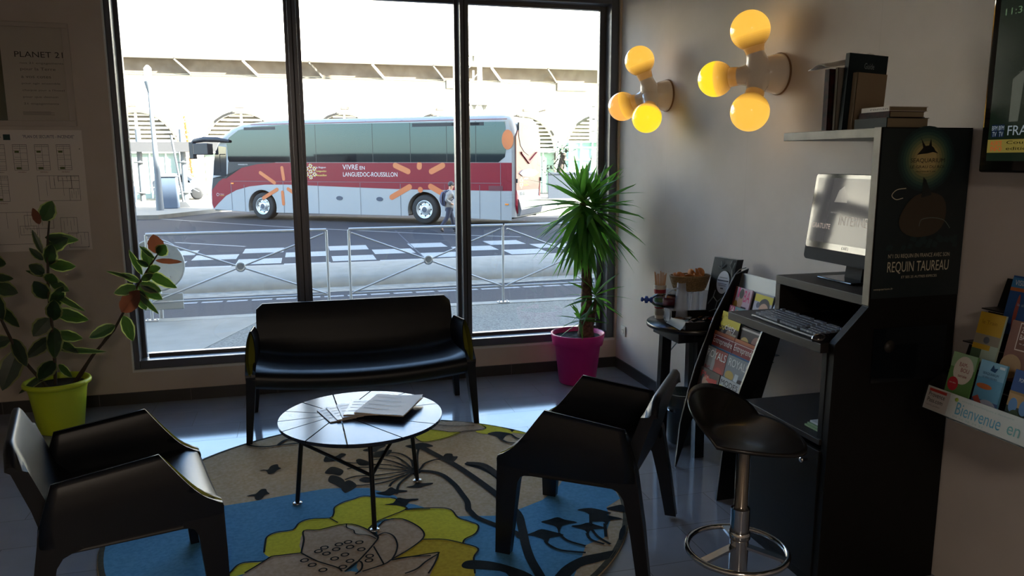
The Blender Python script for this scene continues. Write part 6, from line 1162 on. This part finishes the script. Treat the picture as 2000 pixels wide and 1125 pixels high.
def rosette(c, n, L, up_bias, lo=-.9, hi=1.35, W=.038, axis=.10):
    for k in range(n):
        f = (k+.5)/n; az = k*2.39996+rn.uniform(-.2, .2); el = hi+(lo-hi)*f**.9+rn.uniform(-.12, .12); l = L*rn.uniform(.72, 1.05)*(1 if f > .15 else .8)
        blade(b, (c[0], c[1], c[2]+axis*(1-f)), az, el, l, W*rn.uniform(.8, 1.15), .04+.22*max(0, math.cos(el))*rn.uniform(.3, 1), YG)
rosette((tx-.05, ty-.03, 1.30), 76, .48, 0, lo=-1.15, W=.048)
rosette((tx+.055, ty, 1.24), 62, .44, 0, lo=-1.2, W=.047)
rosette((tx-.03, ty-.02, 1.14), 36, .42, 0, lo=-1.35, hi=-.3, W=.048)
b.build('foliage', t)
b = MB()
rosette((tx+.06, ty-.04, .62), 26, .28, 0, lo=-.8, W=.036, axis=.08); rosette((tx-.07, ty-.06, .47), 18, .22, 0, lo=-.5, W=.03, axis=.06)
b.build('lower_shoots', t)
trunk([(tx+.03, ty, .36), (tx+.055, ty-.02, .50), (tx+.06, ty-.04, .64)], [.018, .014, .012], 'branch'); trunk([(tx-.04, ty-.03, .36), (tx-.06, ty-.05, .48)], [.022, .013], 'branch')

# ------------------------------------------------------------------ variegated rubber plant in the lime pot
LIM = M('lime_plastic', '#c2d42c', .45); RL = M('rubber_leaf', '#213524', .35, noise_=('#18281c', 25)); RC_ = M('leaf_cream', '#77784f', .45); RB_ = M('leaf_under_red', '#6b3a2c', .45); STM = M('plant_stem', '#3f3426', .8)
translucent(RL, '#5f8a2a', .14); translucent(RC_, '#c9d070', .35); translucent(RB_, '#8a4a2a', .3)
gx, gy = -1.545, 5.225
t = thing('rubber_plant', 'variegated rubber plant with oval leaves in a lime green pot at the left', 'plant', (gx, gy, 0))
b = MB(); b.lathe([(0, .003), (.122, .003), (.127, .01), (.160, .255), (.163, .27), (.168, .29), (.178, .298), (.190, .305), (.192, .318), (.186, .330), (.176, .332), (.168, .32), (.16, .28)], (gx, gy, 0), LIM, n=64); b.build('plant_pot', t)
b = MB(); b.disc((gx, gy, .295), .165, SOIL); b.build('soil', t)
rl = random.Random(4)
LV = MB()
def leaf(base, tip, W, m=None, face=None):
    """oval leaf from base to tip, with pale margin"""
    base = Vector(base); tip = Vector(tip); d = tip-base; L = d.length; d.normalize(); n_ = Vector(face) if face else Vector((rl.uniform(-.4, .4), -1, rl.uniform(-.3, .5))); sd = d.cross(n_).normalized(); n_ = sd.cross(d)
    m = m or RL; N = 12
    def row(f, s_):
        w_ = W/2*math.sin(PI*min(1, f*1.0)**.85)**.75 if 0 < f < 1 else 0
        w_ *= 1+.05*math.sin(f*23+L*50); return base+d*L*f+sd*w_*s_+n_*(-.10*L*(f-.3)**2+ -.12*abs(s_)*w_)
    for s0, s1, mm in ((-1, -.78, RC_), (-.78, 0, m), (0, .78, m), (.78, 1, RC_)):
        vs = [row(i/N, s_) for i in range(N+1) for s_ in (s0, s1)]
        LV.add(vs, [(2*i, 2*i+1, 2*i+3, 2*i+2) for i in range(N)], mm if m is not RB_ else m, True)
def stem(path, r): b = MB(); b.tube(path, r, STM, n=8); b.build('stem', t)
Y = 5.24
def P3(px, pz, dy=0): return (px, Y+dy, pz)
stem([P3(-1.56, .29), P3(-1.545, .55), P3(-1.545, .9), P3(-1.52, 1.2), P3(-1.50, 1.32)], [.011, .010, .009, .007, .005])
stem([P3(-1.46, .29), P3(-1.34, .46), P3(-1.20, .62), P3(-1.06, .86, -.02), P3(-.97, 1.0, -.04), P3(-.90, 1.10, -.05)], [.010, .009, .008, .007, .006, .004])
stem([P3(-1.44, .29), P3(-1.36, .42), P3(-1.22, .62)], [.006, .005, .004])
stem([P3(-1.60, .29, -.03), P3(-1.72, .52, -.08), P3(-1.80, .80, -.1), P3(-1.84, 1.15, -.1)], [.010, .009, .008, .006])
# upright stem leaves (tip x, z) from stem
for bz, tx_, tz_, W, dy, m in ((1.32, -1.47, 1.44, .105, -.02, None), (1.30, -1.585, 1.40, .05, 0, RB_), (1.22, -1.345, 1.20, .075, -.03, None), (1.15, -1.40, 1.215, .10, -.03, None), (1.12, -1.60, 1.27, .04, 0, None), (1.08, -1.62, 1.16, .05, -.02, None), (1.05, -1.37, 1.04, .085, -.05, None), (1.05, -1.49, 1.18, .11, -.04, None), (1.0, -1.62, 1.06, .08, -.05, None),
    (.98, -1.66, 1.02, .03, 0, None), (.95, -1.42, .89, .07, -.05, None), (.93, -1.50, 1.0, .10, -.05, None), (.88, -1.34, .76, .045, -.06, None), (.84, -1.60, .96, .10, -.06, None), (.78, -1.45, .92, .09, -.05, None), (.76, -1.33, .70, .10, -.05, None), (.72, -1.64, .62, .11, -.05, None), (.70, -1.50, .84, .10, -.07, None), (.62, -1.36, .60, .075, -.1, None), (.58, -1.40, .50, .06, -.05, None), (.60, -1.67, .50, .09, -.1, None), (.52, -1.24, .50, .04, -.08, None), (.45, -1.62, .36, .11, -.10, None), (.42, -1.44, .36, .06, -.10, None), (.40, -1.74, .28, .05, -.10, None), (.66, -1.53, .48, .11, -.08, None)):
    leaf(P3(-1.545+.02*((tx_+1.545) > 0)-.01, bz, 0), P3(tx_, tz_, dy), W*1.0, m)
# right leaning branch
for bx, bz, tx_, tz_, W, m in ((-.90, 1.10, -.915, 1.225, .10, RB_), (-.90, 1.09, -.845, 1.16, .085, RL), (-.92, 1.06, -.76, 1.045, .035, RB_), (-.95, 1.02, -.985, 1.15, .075, None), (-1.0, .97, -1.075, 1.13, .05, None), (-.97, 1.0, -.885, 1.02, .06, None), (-.98, .99, -.80, .885, .08, None), (-1.02, .93, -1.12, .99, .05, None), (-1.02, .92, -.90, .86, .08, None), (-1.03, .90, -.90, .80, .09, None), (-1.04, .88, -1.0, .74, .085, None),
    (-1.05, .87, -.925, .71, .04, None), (-1.04, .90, -1.16, .87, .075, None), (-1.05, .95, -1.19, 1.015, .025, None), (-1.14, .74, -1.02, .88, .11, RB_), (-1.18, .66, -1.32, .60, .08, None), (-1.13, .72, -1.08, .56, .085, None), (-.96, 1.02, -1.02, 1.07, .05, None), (-.92, 1.07, -.99, 1.16, .03, None), (-1.01, .94, -.93, .98, .055, None)):
    leaf(P3(bx, bz, -.04), P3(tx_, tz_, -.04+rl.uniform(-.08, .03)), W, m)
# left stem
for bx, bz, tx_, tz_, W, dy in ((-1.84, 1.15, -1.80, 1.30, .09, -.1), (-1.83, 1.10, -1.72, 1.08, .09, -.12), (-1.83, 1.0, -1.69, .99, .06, -.12), (-1.82, .95, -1.68, .90, .10, -.1), (-1.82, .90, -1.76, .75, .10, -.15), (-1.80, .82, -1.68, .70, .08, -.15), (-1.74, .62, -1.66, .46, .085, -.16), (-1.72, .55, -1.80, .32, .13, -.16), (-1.75, .62, -1.90, .58, .09, -.1), (-1.84, 1.1, -1.95, 1.2, .09, -.1), (-1.83, .95, -1.95, .90, .09, -.1), (-1.80, .8, -1.92, .72, .09, -.1)):
    leaf(P3(bx, bz, -.08), P3(tx_, tz_, dy), W)
LV.build('leaves', t)
